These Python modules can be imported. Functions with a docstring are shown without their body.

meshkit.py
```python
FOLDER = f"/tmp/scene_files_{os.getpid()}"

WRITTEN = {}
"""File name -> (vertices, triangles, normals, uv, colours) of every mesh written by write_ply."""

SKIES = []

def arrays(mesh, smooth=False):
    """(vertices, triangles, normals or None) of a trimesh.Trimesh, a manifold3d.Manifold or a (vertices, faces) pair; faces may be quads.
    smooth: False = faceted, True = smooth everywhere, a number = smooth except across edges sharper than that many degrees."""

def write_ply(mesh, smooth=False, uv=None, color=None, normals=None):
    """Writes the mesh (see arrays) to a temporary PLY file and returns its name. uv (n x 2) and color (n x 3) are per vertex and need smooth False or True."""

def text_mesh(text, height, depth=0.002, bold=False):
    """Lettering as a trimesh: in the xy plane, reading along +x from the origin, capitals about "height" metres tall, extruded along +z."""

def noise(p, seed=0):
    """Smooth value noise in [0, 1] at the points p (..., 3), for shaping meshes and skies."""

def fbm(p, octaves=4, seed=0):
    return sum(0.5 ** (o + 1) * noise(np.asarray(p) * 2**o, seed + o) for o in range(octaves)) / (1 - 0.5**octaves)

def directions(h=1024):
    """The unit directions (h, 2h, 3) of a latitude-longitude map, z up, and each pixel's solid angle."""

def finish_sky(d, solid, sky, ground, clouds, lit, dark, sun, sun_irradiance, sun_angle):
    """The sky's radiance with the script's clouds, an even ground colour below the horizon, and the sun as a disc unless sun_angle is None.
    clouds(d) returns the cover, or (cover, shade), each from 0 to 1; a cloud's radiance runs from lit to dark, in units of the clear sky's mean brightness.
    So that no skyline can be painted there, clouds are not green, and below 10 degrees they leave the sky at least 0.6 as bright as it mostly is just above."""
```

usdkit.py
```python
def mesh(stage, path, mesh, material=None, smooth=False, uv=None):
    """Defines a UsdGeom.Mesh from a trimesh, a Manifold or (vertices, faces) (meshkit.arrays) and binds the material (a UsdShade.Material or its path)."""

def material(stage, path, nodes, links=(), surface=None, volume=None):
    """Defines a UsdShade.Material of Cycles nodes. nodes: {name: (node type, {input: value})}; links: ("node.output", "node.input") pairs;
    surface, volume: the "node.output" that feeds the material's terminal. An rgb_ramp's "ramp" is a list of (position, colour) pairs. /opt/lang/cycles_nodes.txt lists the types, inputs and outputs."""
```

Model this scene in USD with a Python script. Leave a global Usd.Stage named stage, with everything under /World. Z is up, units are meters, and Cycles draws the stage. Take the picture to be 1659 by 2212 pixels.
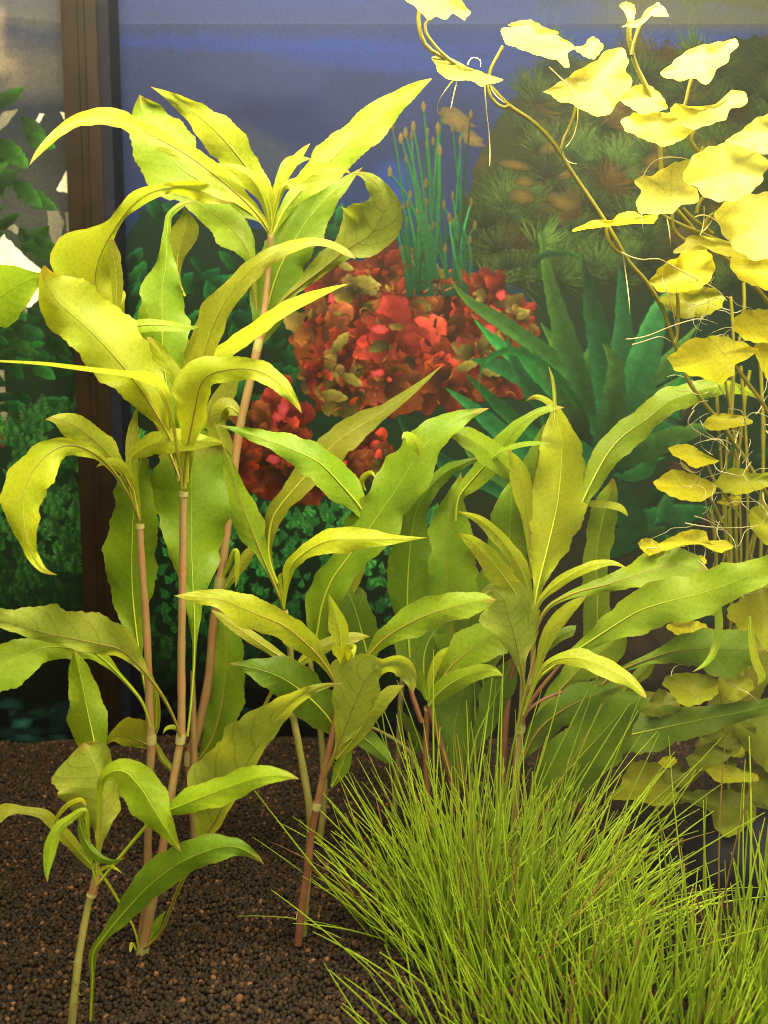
import math, random
import numpy as np, trimesh, usdkit, meshkit
from scipy.interpolate import PchipInterpolator, Akima1DInterpolator
from scipy.spatial import Delaunay
from pxr import Usd, UsdGeom, UsdLux, UsdShade, Gf, Sdf, Vt

stage = Usd.Stage.CreateInMemory()
UsdGeom.SetStageUpAxis(stage, UsdGeom.Tokens.z)
UsdGeom.SetStageMetersPerUnit(stage, 1.0)
UsdGeom.Xform.Define(stage, '/World'); UsdGeom.Scope.Define(stage, '/World/Looks')
rng = np.random.default_rng(11)

# ------------------------------------------------------------------ camera, lamps
CX, CY, F, CZ, PITCH = 829.5, 1106.0, 1788.0, 0.27, math.radians(6.0)
cam = UsdGeom.Camera.Define(stage, '/World/camera')
cam.AddTranslateOp().Set(Gf.Vec3d(0, 0, CZ)); cam.AddRotateXOp().Set(90 - 6.0)
cam.CreateFocalLengthAttr(4.0); cam.CreateHorizontalApertureAttr(4.0 * 1659 / F)
cam.CreateFStopAttr(1.45); cam.CreateFocusDistanceAttr(0.43)
cam.CreateClippingRangeAttr(Gf.Vec2f(0.01, 100)); cam.CreateExposureAttr(0.16)
def rect_light(name, loc, rx, ry, w, h, inten, col):
    l = UsdLux.RectLight.Define(stage, '/World/' + name)
    l.AddTranslateOp().Set(Gf.Vec3d(*loc)); l.AddRotateXYZOp().Set(Gf.Vec3f(rx, ry, 0))
    l.CreateWidthAttr(w); l.CreateHeightAttr(h); l.CreateIntensityAttr(inten); l.CreateColorAttr(Gf.Vec3f(*col))
    return l
rect_light('tank_lamp', (0.19, 0.37, 0.645), 18, 0, 0.30, 0.09, 122.0, (1.0, 0.88, 0.58))
rect_light('tank_lamp_far_end', (-0.16, 0.36, 0.70), 18, 0, 0.30, 0.09, 92.0, (1.0, 0.88, 0.58))
rect_light('room_lamp', (0.1, -0.7, 1.25), 53, 0, 1.2, 0.8, 8.0, (1.0, 0.90, 0.64))  # unseen fill light added behind the camera to brighten the front leaves
rect_light('shop_window', (1.05, -1.5, 0.35), 90, 0, 1.7, 2.2, 1.35, (1.0, 0.90, 0.60))  # unseen panel added so the front pane mirrors it as a veil

# ------------------------------------------------------------------ helpers
sp, cp = math.sin(PITCH), math.cos(PITCH)
def at(x, y, Y):
    """the point of the tank that lies at depth Y in the direction of picture coordinates x, y (1659 x 2212)"""
    x, y, Y = np.broadcast_arrays(np.asarray(x, float), np.asarray(y, float), np.asarray(Y, float))
    a, b = (x - CX) / F, (CY - y) / F
    dy, dz = cp + b * sp, -sp + b * cp
    t = Y / dy
    return np.stack([a * t, Y, CZ + dz * t], -1)
def on_side(x, y, h):
    """the second backdrop panel, left of the brown strip, turned a little towards the front"""
    a, b = (np.asarray(x, float) - CX) / F, (CY - np.asarray(y, float)) / F
    dyv = cp + b * sp
    t = (0.70 - h + 0.225 * 0.2483) / (dyv - 0.225 * a)
    return np.stack([a * t, t * dyv, CZ + t * (-sp + b * cp)], -1)
def ground_y(x, y, z=0.0):
    b = (CY - y) / F
    return (z - CZ) / (-sp + b * cp) * (cp + b * sp)
def lin(c):
    c = np.asarray(c, float) / 255
    return np.where(c < 0.04045, c / 12.92, ((c + 0.055) / 1.055) ** 2.4)
taken = {}
def numbered(parent, name):
    k = taken.get((parent, name), 0); taken[(parent, name)] = k + 1
    return f'{parent}/{name}' + (f'_{k:03d}' if k else '')
def data(p, **kw):
    for k, v in kw.items():
        if v: p.SetCustomDataByKey(k, v)
ORIGIN = {}
def thing(name, label, category, loc=(0, 0, 0), group=None):
    path = numbered('/World', name)
    x = UsdGeom.Xform.Define(stage, path); x.AddTranslateOp().Set(Gf.Vec3d(*map(float, loc)))
    data(x.GetPrim(), label=label, category=category, group=group)
    ORIGIN[path] = np.asarray(loc, float)
    return path
def obj(name, v, f, mat, parent='/World', smooth=True, ld=None, **kw):
    path = numbered(parent, name)
    base = parent
    while base not in ORIGIN and base != '/World': base = base.rsplit('/', 1)[0]
    v = np.asarray(v, float) - ORIGIN.get(base, 0)
    m = usdkit.mesh(stage, path, (v, f), '/World/Looks/' + mat, smooth=smooth)
    m.CreateDoubleSidedAttr(True)
    if ld is not None:
        UsdGeom.PrimvarsAPI(m).CreatePrimvar('ld', Sdf.ValueTypeNames.Float3Array, 'vertex').Set(Vt.Vec3fArray.FromNumpy(np.asarray(ld, np.float32)))
    data(m.GetPrim(), **kw)
    return path
def grid_faces(nu, nv, wrap=False):
    i, j = np.meshgrid(np.arange(nu - 1), np.arange(nv if wrap else nv - 1), indexing='ij')
    k = (j + 1) % nv
    q = np.stack([i * nv + j, i * nv + k, (i + 1) * nv + k, (i + 1) * nv + j], -1).reshape(-1, 4)
    return np.vstack([q[:, [0, 1, 2]], q[:, [0, 2, 3]]])
def curve(pts, n):
    p = np.asarray(pts, float)
    s = np.concatenate([[0], np.cumsum(np.linalg.norm(np.diff(p[:, :2], axis=0), axis=1) + 1e-6)]); s /= s[-1]
    u = np.linspace(0, 1, n)
    if len(p) == 2: return u, p[:1] * (1 - u[:, None]) + p[1:] * u[:, None]
    c = np.empty((n, p.shape[1]))
    c[:, :2] = Akima1DInterpolator(s, p[:, :2])(u)
    for k in range(2, p.shape[1]): c[:, k] = PchipInterpolator(s, p[:, k])(u)
    return u, c
def tube(P, r, sides=8):
    P = np.asarray(P, float); r = np.broadcast_to(r, (len(P),))
    t = np.gradient(P, axis=0); t /= np.linalg.norm(t, axis=1, keepdims=True) + 1e-12
    a = np.cross(t, [0.31, 1.0, 0.17]); a /= np.linalg.norm(a, axis=1, keepdims=True) + 1e-9
    b = np.cross(t, a); g = np.arange(sides) * 2 * np.pi / sides
    v = P[:, None] + r[:, None, None] * (np.cos(g)[None, :, None] * a[:, None] + np.sin(g)[None, :, None] * b[:, None])
    f = grid_faces(len(P), sides, True)
    return v.reshape(-1, 3), f
def material(name, nodes, links, surface, volume=None):
    return usdkit.material(stage, '/World/Looks/' + name, nodes, links, surface=surface, volume=volume)

# ------------------------------------------------------------------ materials
def leaf_material(name, c1, c2, trans, tfac=0.45, vein=0.35, red=0.6, rough=0.42, nveins=12.0, radial=False):
    n = {'at': ('attribute', {'attribute': 'ld'}), 's': ('separate_xyz', {}), 'pos': ('geometry', {}), 'oi': ('object_info', {}),
         'no': ('noise_texture', {'scale': 45.0, 'detail': 3.0}), 'no2': ('noise_texture', {'scale': 420.0, 'detail': 2.0}),
         'a0': ('math', {'math_type': 'subtract', 'value2': 0.5}), 'a1': ('math', {'math_type': 'absolute'}), 'a': ('math', {'math_type': 'multiply', 'value2': 2.0}),
         'ap': ('math', {'math_type': 'power', 'value2': 1.5}), 'am': ('math', {'math_type': 'multiply', 'value2': 0.13}),
         'ph': ('math', {'math_type': 'subtract'}), 'ph2': ('math', {'math_type': 'multiply', 'value2': nveins}), 'pp': ('math', {'math_type': 'pingpong', 'value2': 0.5}),
         'ln': ('map_range', {'from_min': 0.0, 'from_max': 0.085, 'to_min': 1.0, 'to_max': 0.0, 'clamp': True}),
         'lf': ('math', {'math_type': 'multiply', 'value2': vein}),
         'base': ('mix_color', {'a': c1, 'b': c2}), 'nm': ('map_range', {'from_min': 0.32, 'from_max': 0.68, 'clamp': True}),
         'vn': ('mix_color', {'blend_type': 'multiply', 'b': (0.38, 0.42, 0.25)}),
         'tip': ('map_range', {'from_min': 0.93, 'from_max': 1.0, 'to_min': 0.0, 'to_max': red, 'clamp': True}),
         'edge': ('map_range', {'from_min': 0.93, 'from_max': 1.0, 'to_min': 0.0, 'to_max': red * 0.45, 'clamp': True}),
         'mx': ('math', {'math_type': 'maximum'}), 'redc': ('mix_color', {'b': (0.42, 0.17, 0.05)}),
         'val': ('map_range', {'from_min': 0.0, 'from_max': 1.0, 'to_min': 0.86, 'to_max': 1.14}), 'hs': ('hsv', {'hue': 0.5, 'saturation': 1.0}),
         'mot': ('map_range', {'from_min': 0.60, 'from_max': 0.74, 'to_min': 1.01, 'to_max': 0.86, 'clamp': True}), 'vm': ('math', {'math_type': 'multiply'}), 'vo': ('voronoi_texture', {'feature': 'distance_to_edge', 'scale': 330.0}), 'vr': ('map_range', {'from_min': 0.0, 'from_max': 0.16, 'to_min': 1.09, 'to_max': 0.96, 'clamp': True}), 'vm2': ('math', {'math_type': 'multiply'}),
         'qs': ('math', {'math_type': 'multiply', 'value2': 0.55}), 
         'bp': ('bump', {'strength': 0.30, 'distance': 0.0008}),
         'p': ('principled_bsdf', {'roughness': rough, 'specular_ior_level': 0.22}),
         'tc': ('mix_color', {'blend_type': 'multiply', 'fac': 1.0, 'b': trans}), 't': ('translucent_bsdf' if True else '', {}), 'm': ('mix_closure', {'fac': tfac})}
    l = [('at.vector', 's.vector'), ('pos.position', 'no.vector'), ('pos.position', 'no2.vector'), ('s.y', 'a0.value1'), ('a0.value', 'a1.value1'), ('a1.value', 'a.value1'),
         ('a.value', 'ap.value1'), ('ap.value', 'am.value1'), ('s.x', 'ph.value1'), ('am.value', 'ph.value2'), ('ph.value', 'ph2.value1'), ('ph2.value', 'pp.value1'), ('pp.value', 'ln.value'),
         ('ln.result', 'lf.value1'), ('no.fac', 'nm.value'), ('nm.result', 'base.fac'), ('base.result', 'vn.a'), ('lf.value', 'vn.fac'),
         ('s.x', 'tip.value'), ('a.value', 'edge.value'), ('tip.result', 'mx.value1'), ('edge.result', 'mx.value2'), ('vn.result', 'redc.a'), ('mx.value', 'redc.fac'),
         ('oi.random', 'val.value'), ('no2.fac', 'mot.value'), ('val.result', 'vm.value1'), ('mot.result', 'vm.value2'), ('pos.position', 'vo.vector'), ('vo.distance', 'vr.value'), ('vm.value', 'vm2.value1'), ('vr.result', 'vm2.value2'), ('vm2.value', 'hs.value'), ('redc.result', 'hs.color'),
         ('pp.value', 'qs.value1'), ('qs.value', 'bp.height'), ('bp.normal', 'p.normal'),
         ('hs.color', 'p.base_color'), ('hs.color', 'tc.a'), ('tc.result', 't.color'), ('p.BSDF', 'm.closure1'), ('t.BSDF', 'm.closure2')]
    if radial:   # round leaves: ld.x is the turn about the petiole, ld.y the distance from it
        n['s2'] = ('math', {'math_type': 'multiply', 'value2': nveins})
        l = [x for x in l if x[1] not in ('pp.value1', 'edge.value', 'tip.value')] + [('s.x', 's2.value1'), ('s2.value', 'pp.value1')]
        n['tip'] = ('math', {'math_type': 'multiply', 'value1': 0.0}); n['edge'] = ('math', {'math_type': 'multiply', 'value1': 0.0})
        l = [(('tip.value' if a == 'tip.result' else 'edge.value' if a == 'edge.result' else a), b) for a, b in l]
        l = [x for x in l if x[1] not in ('ph2.value1', 'ph.value1', 'ph.value2', 'am.value1', 'ap.value1')]
        for k in ('ph', 'ph2', 'am', 'ap'): n.pop(k)
    material(name, n, l, 'm.closure')
leaf_material('leaf_young', (0.36, 0.45, 0.016), (0.45, 0.49, 0.02), (1.12, 1.0, 0.5), 0.52, vein=0.10)
leaf_material('leaf_fresh', (0.24, 0.38, 0.014), (0.31, 0.42, 0.018), (1.12, 1.0, 0.5), 0.52, vein=0.13)
leaf_material('leaf_mature', (0.155, 0.28, 0.012), (0.22, 0.33, 0.015), (1.2, 1.0, 0.5), 0.45, vein=0.16)
leaf_material('leaf_dark', (0.10, 0.195, 0.012), (0.15, 0.235, 0.013), (1.2, 1.0, 0.5), 0.42, vein=0.2)
leaf_material('leaf_underside', (0.32, 0.41, 0.045), (0.39, 0.45, 0.055), (1.1, 1.0, 0.5), 0.60, vein=0.42, rough=0.4)
leaf_material('leaf_olive', (0.29, 0.34, 0.026), (0.37, 0.38, 0.03), (1.1, 1.0, 0.5), 0.52, vein=0.22)
leaf_material('pad_overlit', (0.62, 0.61, 0.08), (0.72, 0.68, 0.15), (1.05, 1.0, 0.7), 0.58, vein=0.22, nveins=8.0, radial=True, rough=0.45)  # whiter copy for the top leaves: overexposure under the lamp painted in
leaf_material('pad_bright', (0.58, 0.55, 0.016), (0.66, 0.60, 0.02), (1.1, 1.0, 0.5), 0.5, vein=0.30, nveins=8.0, radial=True, rough=0.45)
leaf_material('pad_green', (0.36, 0.40, 0.015), (0.44, 0.44, 0.018), (1.1, 1.0, 0.5), 0.48, vein=0.2, nveins=8.0, radial=True, rough=0.45)
leaf_material('pad_dark', (0.17, 0.22, 0.015), (0.23, 0.25, 0.018), (1.1, 1.0, 0.5), 0.42, vein=0.2, nveins=8.0, radial=True, rough=0.45)
def plain(name, c1, c2, scale=60.0, rough=0.5, bump=0.3, dist=0.0008, spec=0.4, lo=0.35, hi=0.65):
    material(name, {'g': ('geometry', {}), 'n': ('noise_texture', {'scale': scale, 'detail': 4.0}), 'r': ('map_range', {'from_min': lo, 'from_max': hi, 'clamp': True}),
                    'm': ('mix_color', {'a': c1, 'b': c2}), 'b': ('bump', {'strength': bump, 'distance': dist}), 'p': ('principled_bsdf', {'roughness': rough, 'specular_ior_level': spec})},
             [('g.position', 'n.vector'), ('n.fac', 'r.value'), ('r.result', 'm.fac'), ('m.result', 'p.base_color'), ('n.fac', 'b.height'), ('b.normal', 'p.normal')], 'p.BSDF')
plain('stem_pink', (0.36, 0.17, 0.075), (0.30, 0.22, 0.08), 90, 0.42)
plain('stem_red', (0.20, 0.07, 0.04), (0.26, 0.12, 0.05), 90, 0.42)
plain('stem_green', (0.24, 0.24, 0.05), (0.34, 0.27, 0.09), 90, 0.42)
plain('rib_pale', (0.42, 0.47, 0.035), (0.36, 0.42, 0.025), 120, 0.4)
plain('rib_dark', (0.19, 0.12, 0.025), (0.26, 0.18, 0.03), 120, 0.4)
plain('rib_red', (0.36, 0.22, 0.04), (0.30, 0.22, 0.03), 120, 0.4)
plain('runner', (0.17, 0.17, 0.012), (0.24, 0.21, 0.018), 90, 0.4)
plain('root_white', (0.62, 0.58, 0.34), (0.5, 0.46, 0.25), 90, 0.5)
plain('node_pale', (0.42, 0.36, 0.13), (0.34, 0.33, 0.10), 90, 0.5)
plain('trim_brown', (0.008, 0.0045, 0.0015), (0.013, 0.007, 0.0025), 40, 0.5, spec=0.12)
plain('trim_edge', (0.006, 0.007, 0.013), (0.009, 0.010, 0.017), 60, 0.6, spec=0.06)
plain('stone', (0.010, 0.011, 0.016), (0.020, 0.019, 0.024), 60, 0.7, 0.6, 0.002, spec=0.08)
material('soil_base', {'g': ('geometry', {}), 'n': ('noise_texture', {'scale': 300.0, 'detail': 3.0}), 'm': ('mix_color', {'a': (0.012, 0.008, 0.005), 'b': (0.045, 0.027, 0.015)}), 'p': ('principled_bsdf', {'roughness': 0.9})},
         [('g.position', 'n.vector'), ('n.fac', 'm.fac'), ('m.result', 'p.base_color')], 'p.BSDF')
material('granule', {'o': ('object_info', {}), 'r': ('rgb_ramp', {'ramp': [(0, (0.009, 0.005, 0.002)), (0.55, (0.017, 0.009, 0.004)), (0.88, (0.032, 0.016, 0.006)), (0.98, (0.075, 0.036, 0.015)), (1, (0.16, 0.07, 0.03))]}),
                     'p': ('principled_bsdf', {'roughness': 0.75, 'specular_ior_level': 0.25})},
         [('o.random', 'r.fac'), ('r.color', 'p.base_color')], 'p.BSDF')
material('blade', {'at': ('attribute', {'attribute': 'ld'}), 'p': ('principled_bsdf', {'roughness': 0.45, 'specular_ior_level': 0.22}), 't': ('translucent_bsdf', {}), 'm': ('mix_closure', {'fac': 0.5})},
         [('at.vector', 'p.base_color'), ('at.vector', 't.color'), ('p.BSDF', 'm.closure1'), ('t.BSDF', 'm.closure2')], 'm.closure')
material('print', {'at': ('attribute', {'attribute': 'ld'}), 'g': ('geometry', {}), 'n': ('noise_texture', {'scale': 420.0, 'detail': 2.0, 'roughness': 0.6}), 'r': ('map_range', {'from_min': 0.3, 'from_max': 0.7, 'to_min': 0.82, 'to_max': 1.2, 'clamp': True}),
                   'h': ('hsv', {'hue': 0.5, 'saturation': 1.0}), 
                   'p': ('principled_bsdf', {'roughness': 0.6, 'specular_ior_level': 0.08})},
         [('at.vector', 'h.color'), ('g.position', 'n.vector'), ('n.fac', 'r.value'), ('r.result', 'h.value'), ('h.color', 'p.base_color')], 'p.BSDF')
material('front_glass', {'f': ('fresnel', {'IOR': 1.3}), 't': ('transparent_bsdf', {'color': (0.97, 0.98, 0.97)}), 'g': ('glossy_bsdf', {'roughness': 0.33, 'color': (1, 1, 1)}), 'm': ('mix_closure', {})},
         [('f.fac', 'm.fac'), ('t.BSDF', 'm.closure1'), ('g.BSDF', 'm.closure2')], 'm.closure')
def sheen(name, fac, rough, tint, bumpy=None):
    n = {'t': ('transparent_bsdf', {'color': (1, 1, 1)}), 'g': ('glossy_bsdf', {'roughness': rough, 'color': tint}), 'm': ('mix_closure', {'fac': fac})}
    l = [('t.BSDF', 'm.closure1'), ('g.BSDF', 'm.closure2')]
    if bumpy:
        n |= {'ge': ('geometry', {}), 'mp': ('mapping', {'scale': bumpy}), 'n': ('noise_texture', {'scale': 1.0, 'detail': 2.0}), 'b': ('bump', {'strength': 0.25, 'distance': 0.006})}
        l += [('ge.position', 'mp.vector'), ('mp.vector', 'n.vector'), ('n.fac', 'b.height'), ('b.normal', 'g.normal')]
    material(name, n, l, 'm.closure')
sheen('water_skin', 0.32, 0.06, (0.9, 0.9, 0.9), (6.0, 22.0, 6.0))

# ------------------------------------------------------------------ the tank, the soil, the water
BACK, SIDE, WATER_Z = 0.70, -0.2483, 0.59
XR = 0.50
def box(x0, x1, y0, y1, z0, z1):
    m = trimesh.creation.box(bounds=[[x0, y0, z0], [x1, y1, z1]]); return np.array(m.vertices), np.array(m.faces)
tank = thing('fish_tank', 'glass fish tank with a brown ridged corner strip at the back left', 'fish tank', (0, 0.45, 0))
v, f = [], []
prof = [(-0.2483, 0.672), (-0.2365, 0.672), (-0.2362, 0.6708), (-0.2355, 0.6708), (-0.2352, 0.672), (-0.2312, 0.672), (-0.2309, 0.6708), (-0.2302, 0.6708), (-0.2299, 0.672), (-0.2215, 0.672), (-0.2205, 0.673), (-0.2205, 0.699), (-0.2483, 0.699)]
from shapely.geometry import Polygon, Point
m = trimesh.creation.extrude_polygon(Polygon(prof), 0.66); m.apply_translation([0, 0, -0.02])
obj('corner_strip', m.vertices, m.faces, 'trim_brown', tank, smooth=30)
obj('seal', *box(-0.2203, -0.2120, 0.6735, 0.6985, -0.02, 0.64), 'trim_edge', tank, smooth=False, label='dark blue seal along the brown corner strip')
obj('front_pane', [[-0.40, 0.198, -0.04], [XR, 0.198, -0.04], [XR, 0.198, 0.66], [-0.40, 0.198, 0.66]], [[0, 1, 2], [0, 2, 3]], 'front_glass', tank, smooth=False)

def soil_h(x, y):
    p = np.stack([x * 14, y * 14, np.zeros_like(x)], -1)
    return 0.010 * (meshkit.fbm(p, 3, 5) - 0.5) + 0.006 * (meshkit.noise(p * 3.5, 9) - 0.5)
nx, ny = 120, 90
gx, gy = np.meshgrid(np.linspace(-0.45, XR, nx), np.linspace(0.203, BACK - 0.004, ny), indexing='ij')
obj('ground', np.stack([gx, gy, soil_h(gx, gy) - 0.0015], -1).reshape(-1, 3), grid_faces(nx, ny), 'soil_base', kind='structure')
gr = UsdGeom.PointInstancer.Define(stage, '/World/soil_granules'); data(gr.GetPrim(), label='dark brown round granules of the aquarium soil', category='soil', kind='stuff')
cls = UsdGeom.Scope.Define(stage, '/World/soil_granules/granule_kinds')
for k in range(4):
    s = trimesh.creation.icosphere(1, 0.00135)
    r2 = np.random.default_rng(k); vv = s.vertices * (1 + 0.32 * (meshkit.noise(s.vertices * 900 + 7 * k, k)[:, None] - 0.5)) * r2.uniform(0.85, 1.15, 3)
    usdkit.mesh(stage, f'/World/soil_granules/granule_kinds/granule_{k:03d}', (vv, s.faces), '/World/Looks/granule', smooth=True)
step = 0.00215
px, py = np.meshgrid(np.arange(-0.36, 0.42, step), np.arange(0.30, BACK - 0.006, step), indexing='ij')
px = px.ravel() + rng.uniform(-.5, .5, px.size) * step; py = py.ravel() + rng.uniform(-.5, .5, py.size) * step
a = (np.abs(px) < 0.50 * py + 0.03) & (py < 0.692 + 0.225 * np.minimum(px + 0.2483, 0)); px, py = px[a], py[a]
pz = soil_h(px, py) + rng.uniform(-0.0008, 0.0009, px.size)
q = trimesh.transformations
quat = rng.normal(size=(px.size, 4)); quat /= np.linalg.norm(quat, axis=1, keepdims=True)
gr.CreatePositionsAttr(Vt.Vec3fArray.FromNumpy(np.stack([px, py, pz], -1).astype(np.float32)))
gr.CreateOrientationsAttr(Vt.QuathArray([Gf.Quath(float(a), float(b), float(c), float(d)) for a, b, c, d in quat]))
sc = rng.uniform(0.75, 1.25, px.size); sc[rng.random(px.size) < 0.01] *= 1.4
gr.CreateScalesAttr(Vt.Vec3fArray.FromNumpy(np.repeat(sc[:, None], 3, 1).astype(np.float32)))
gr.CreateProtoIndicesAttr(Vt.IntArray.FromNumpy(rng.integers(0, 4, px.size).astype(np.int32)))
gr.CreatePrototypesRel().SetTargets([Sdf.Path(f'/World/soil_granules/granule_kinds/granule_{k:03d}') for k in range(4)])

wx, wy = np.meshgrid(np.linspace(-0.40, XR, 60), np.linspace(0.201, BACK - 0.0016, 40), indexing='ij')
obj('water_surface', np.stack([wx, wy, WATER_Z + 0.0025 * np.clip((BACK - wy) * 8 - .03, 0, 1) * np.sin(wx * 31 + wy * 12) * np.sin(wy * 38 - wx * 9)], -1).reshape(-1, 3), grid_faces(60, 40)[:, ::-1], 'water_skin', kind='structure')

# ------------------------------------------------------------------ the printed backdrop: flat printed shapes on a sheet behind the tank, and a second sheet on its left side
PG = np.array([0.36, 0.37, 0.31])
class Print:
    def __init__(self, name, label, back):
        self.back, self.k, self.groups, self.held = back, 0, {}, False
        self.path = thing(name, label, 'backdrop', (0, BACK, 0) if back else (-0.35, 0.67, 0))
    def place(self, x, y):
        self.k += 1
        h = self.k * 0.5e-6
        if self.back: return at(x, y, BACK - h)
        return on_side(x, y, h)
    def add(self, group, x, y, f, col):
        g = self.groups.setdefault(group, [[], [], [], 0])
        v = self.place(np.asarray(x, float), np.asarray(y, float))
        g[0].append(v); g[1].append(np.asarray(f) + g[3]); g[2].append(np.clip(col, 0, 1)); g[3] += len(v)
    def leaf(self, group, pts, c1, c2, n=None, nv=5, rough=0.10, side=0.18):
        p = np.asarray(pts, float)
        L = np.linalg.norm(np.diff(p[:, :2], axis=0), axis=1).sum()
        n = n or int(np.clip(L / 5, 6, 44))
        u, c = (np.linspace(0, 1, len(p)), p) if n == len(p) else curve(p, n)
        n = len(u)
        t = np.gradient(c[:, :2], axis=0); t /= np.linalg.norm(t, axis=1, keepdims=True) + 1e-9
        nn = np.stack([t[:, 1], -t[:, 0]], 1)
        vv = np.linspace(-1, 1, nv)
        wob = 1 + rough * rng.normal(size=(n, 1)) * (np.abs(vv) > 0.9)
        w = np.where(vv > 0, c[:, 2:3], c[:, 3:4]) * vv * wob
        X = c[:, None, 0] + nn[:, None, 0] * w; Y = c[:, None, 1] + nn[:, None, 1] * w
        col = lin(c1)[None, None] * (1 - u[:, None, None]) + lin(c2)[None, None] * u[:, None, None]
        col = col * (1 + side * np.sign(vv + 1e-6)[None, :, None] - 0.35 * (np.abs(vv) < 0.1)[None, :, None] * (nv > 4)) * PG
        if nv > 4: col = col * (0.55 + 0.9 * nz(X * 1.0, Y * 1.0, 11.0, 19))[..., None] * (0.72 + 0.36 * u)[:, None, None] * (1 + .35 * (vv > .9))[None, :, None]
        self.add(group, X.ravel(), Y.ravel(), grid_faces(n, nv), col.reshape(-1, 3))
    def blob(self, group, cx, cy, rx, ry, c1, c2, n=22, wob=0.18, seed=0, ang=0.0):
        a = np.arange(n) * 2 * np.pi / n
        r = 1 + wob * (np.random.default_rng(seed).normal(size=n))
        ex, ey = np.cos(a) * r * rx, np.sin(a) * r * ry
        ca, sa = math.cos(ang), math.sin(ang)
        x = cx + np.concatenate([[0], ex * ca * .6 - ey * sa * .6, ex * ca - ey * sa]); y = cy + np.concatenate([[0], (ex * sa + ey * ca) * .6, ex * sa + ey * ca])
        i = np.arange(n); j = (i + 1) % n
        f = np.vstack([np.stack([0 * i, 1 + i, 1 + j], 1), np.stack([1 + i, 1 + n + i, 1 + n + j], 1), np.stack([1 + i, 1 + n + j, 1 + j], 1)])
        m = (lin(c1) + lin(c2)) / 2
        self.add(group, x, y, f, np.vstack([lin(c1)[None], np.repeat(m[None], n, 0), np.repeat(lin(c2)[None], n, 0)]) * PG)
    def needles(self, group, cx, cy, a, L, w, c1, c2, bend=0.0):
        """a fan of fine straight strokes"""
        n = len(a); ca, sa = np.cos(a), np.sin(a); a2 = a + bend
        x = np.stack([cx - sa * w, cx + sa * w, cx + ca * L * .55 + sa * w * .8, cx + ca * L * .55 - sa * w * .8, cx + ca * L * .55 + np.cos(a2) * L * .45], 1)
        y = np.stack([cy + ca * w, cy - ca * w, cy + sa * L * .55 - ca * w * .8, cy + sa * L * .55 + ca * w * .8, cy + sa * L * .55 + np.sin(a2) * L * .45], 1)
        i = np.arange(n)[:, None] * 5
        f = np.vstack([i + [[0, 1, 2]], i + [[0, 2, 3]], i + [[3, 2, 4]]])
        u = np.array([0, 0, .55, .55, 1])[None, :, None]
        col = (c1[:, None] * (1 - u) + c2[:, None] * u) * PG
        k0 = self.k; self.k = k0 + np.repeat(np.arange(n), 5) * .25
        self.add(group, x.ravel(), y.ravel(), f, col.reshape(-1, 3)); self.k = k0 + n * .25 + 1
    def soft(self, group, poly, fn, step=16, jag=0.0):
        """a region filled with colour fn(x, y), inside an outline"""
        P = Polygon(poly).buffer(0)
        if jag: P = P.buffer(0)
        x0, y0, x1, y1 = P.bounds
        xs, ys = np.meshgrid(np.arange(x0, x1, step), np.arange(y0, y1, step)); q = np.stack([xs.ravel(), ys.ravel()], 1) + rng.uniform(-.3, .3, (xs.size, 2)) * step
        import shapely
        q = q[shapely.contains_xy(P.buffer(-step * .4), q[:, 0], q[:, 1])]
        ring = np.array(P.segmentize(step).exterior.coords)[:-1]
        if jag: ring = ring + rng.normal(size=ring.shape) * jag
        allp = np.vstack([q, ring]); tri = Delaunay(allp).simplices; c = allp[tri].mean(1)
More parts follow.
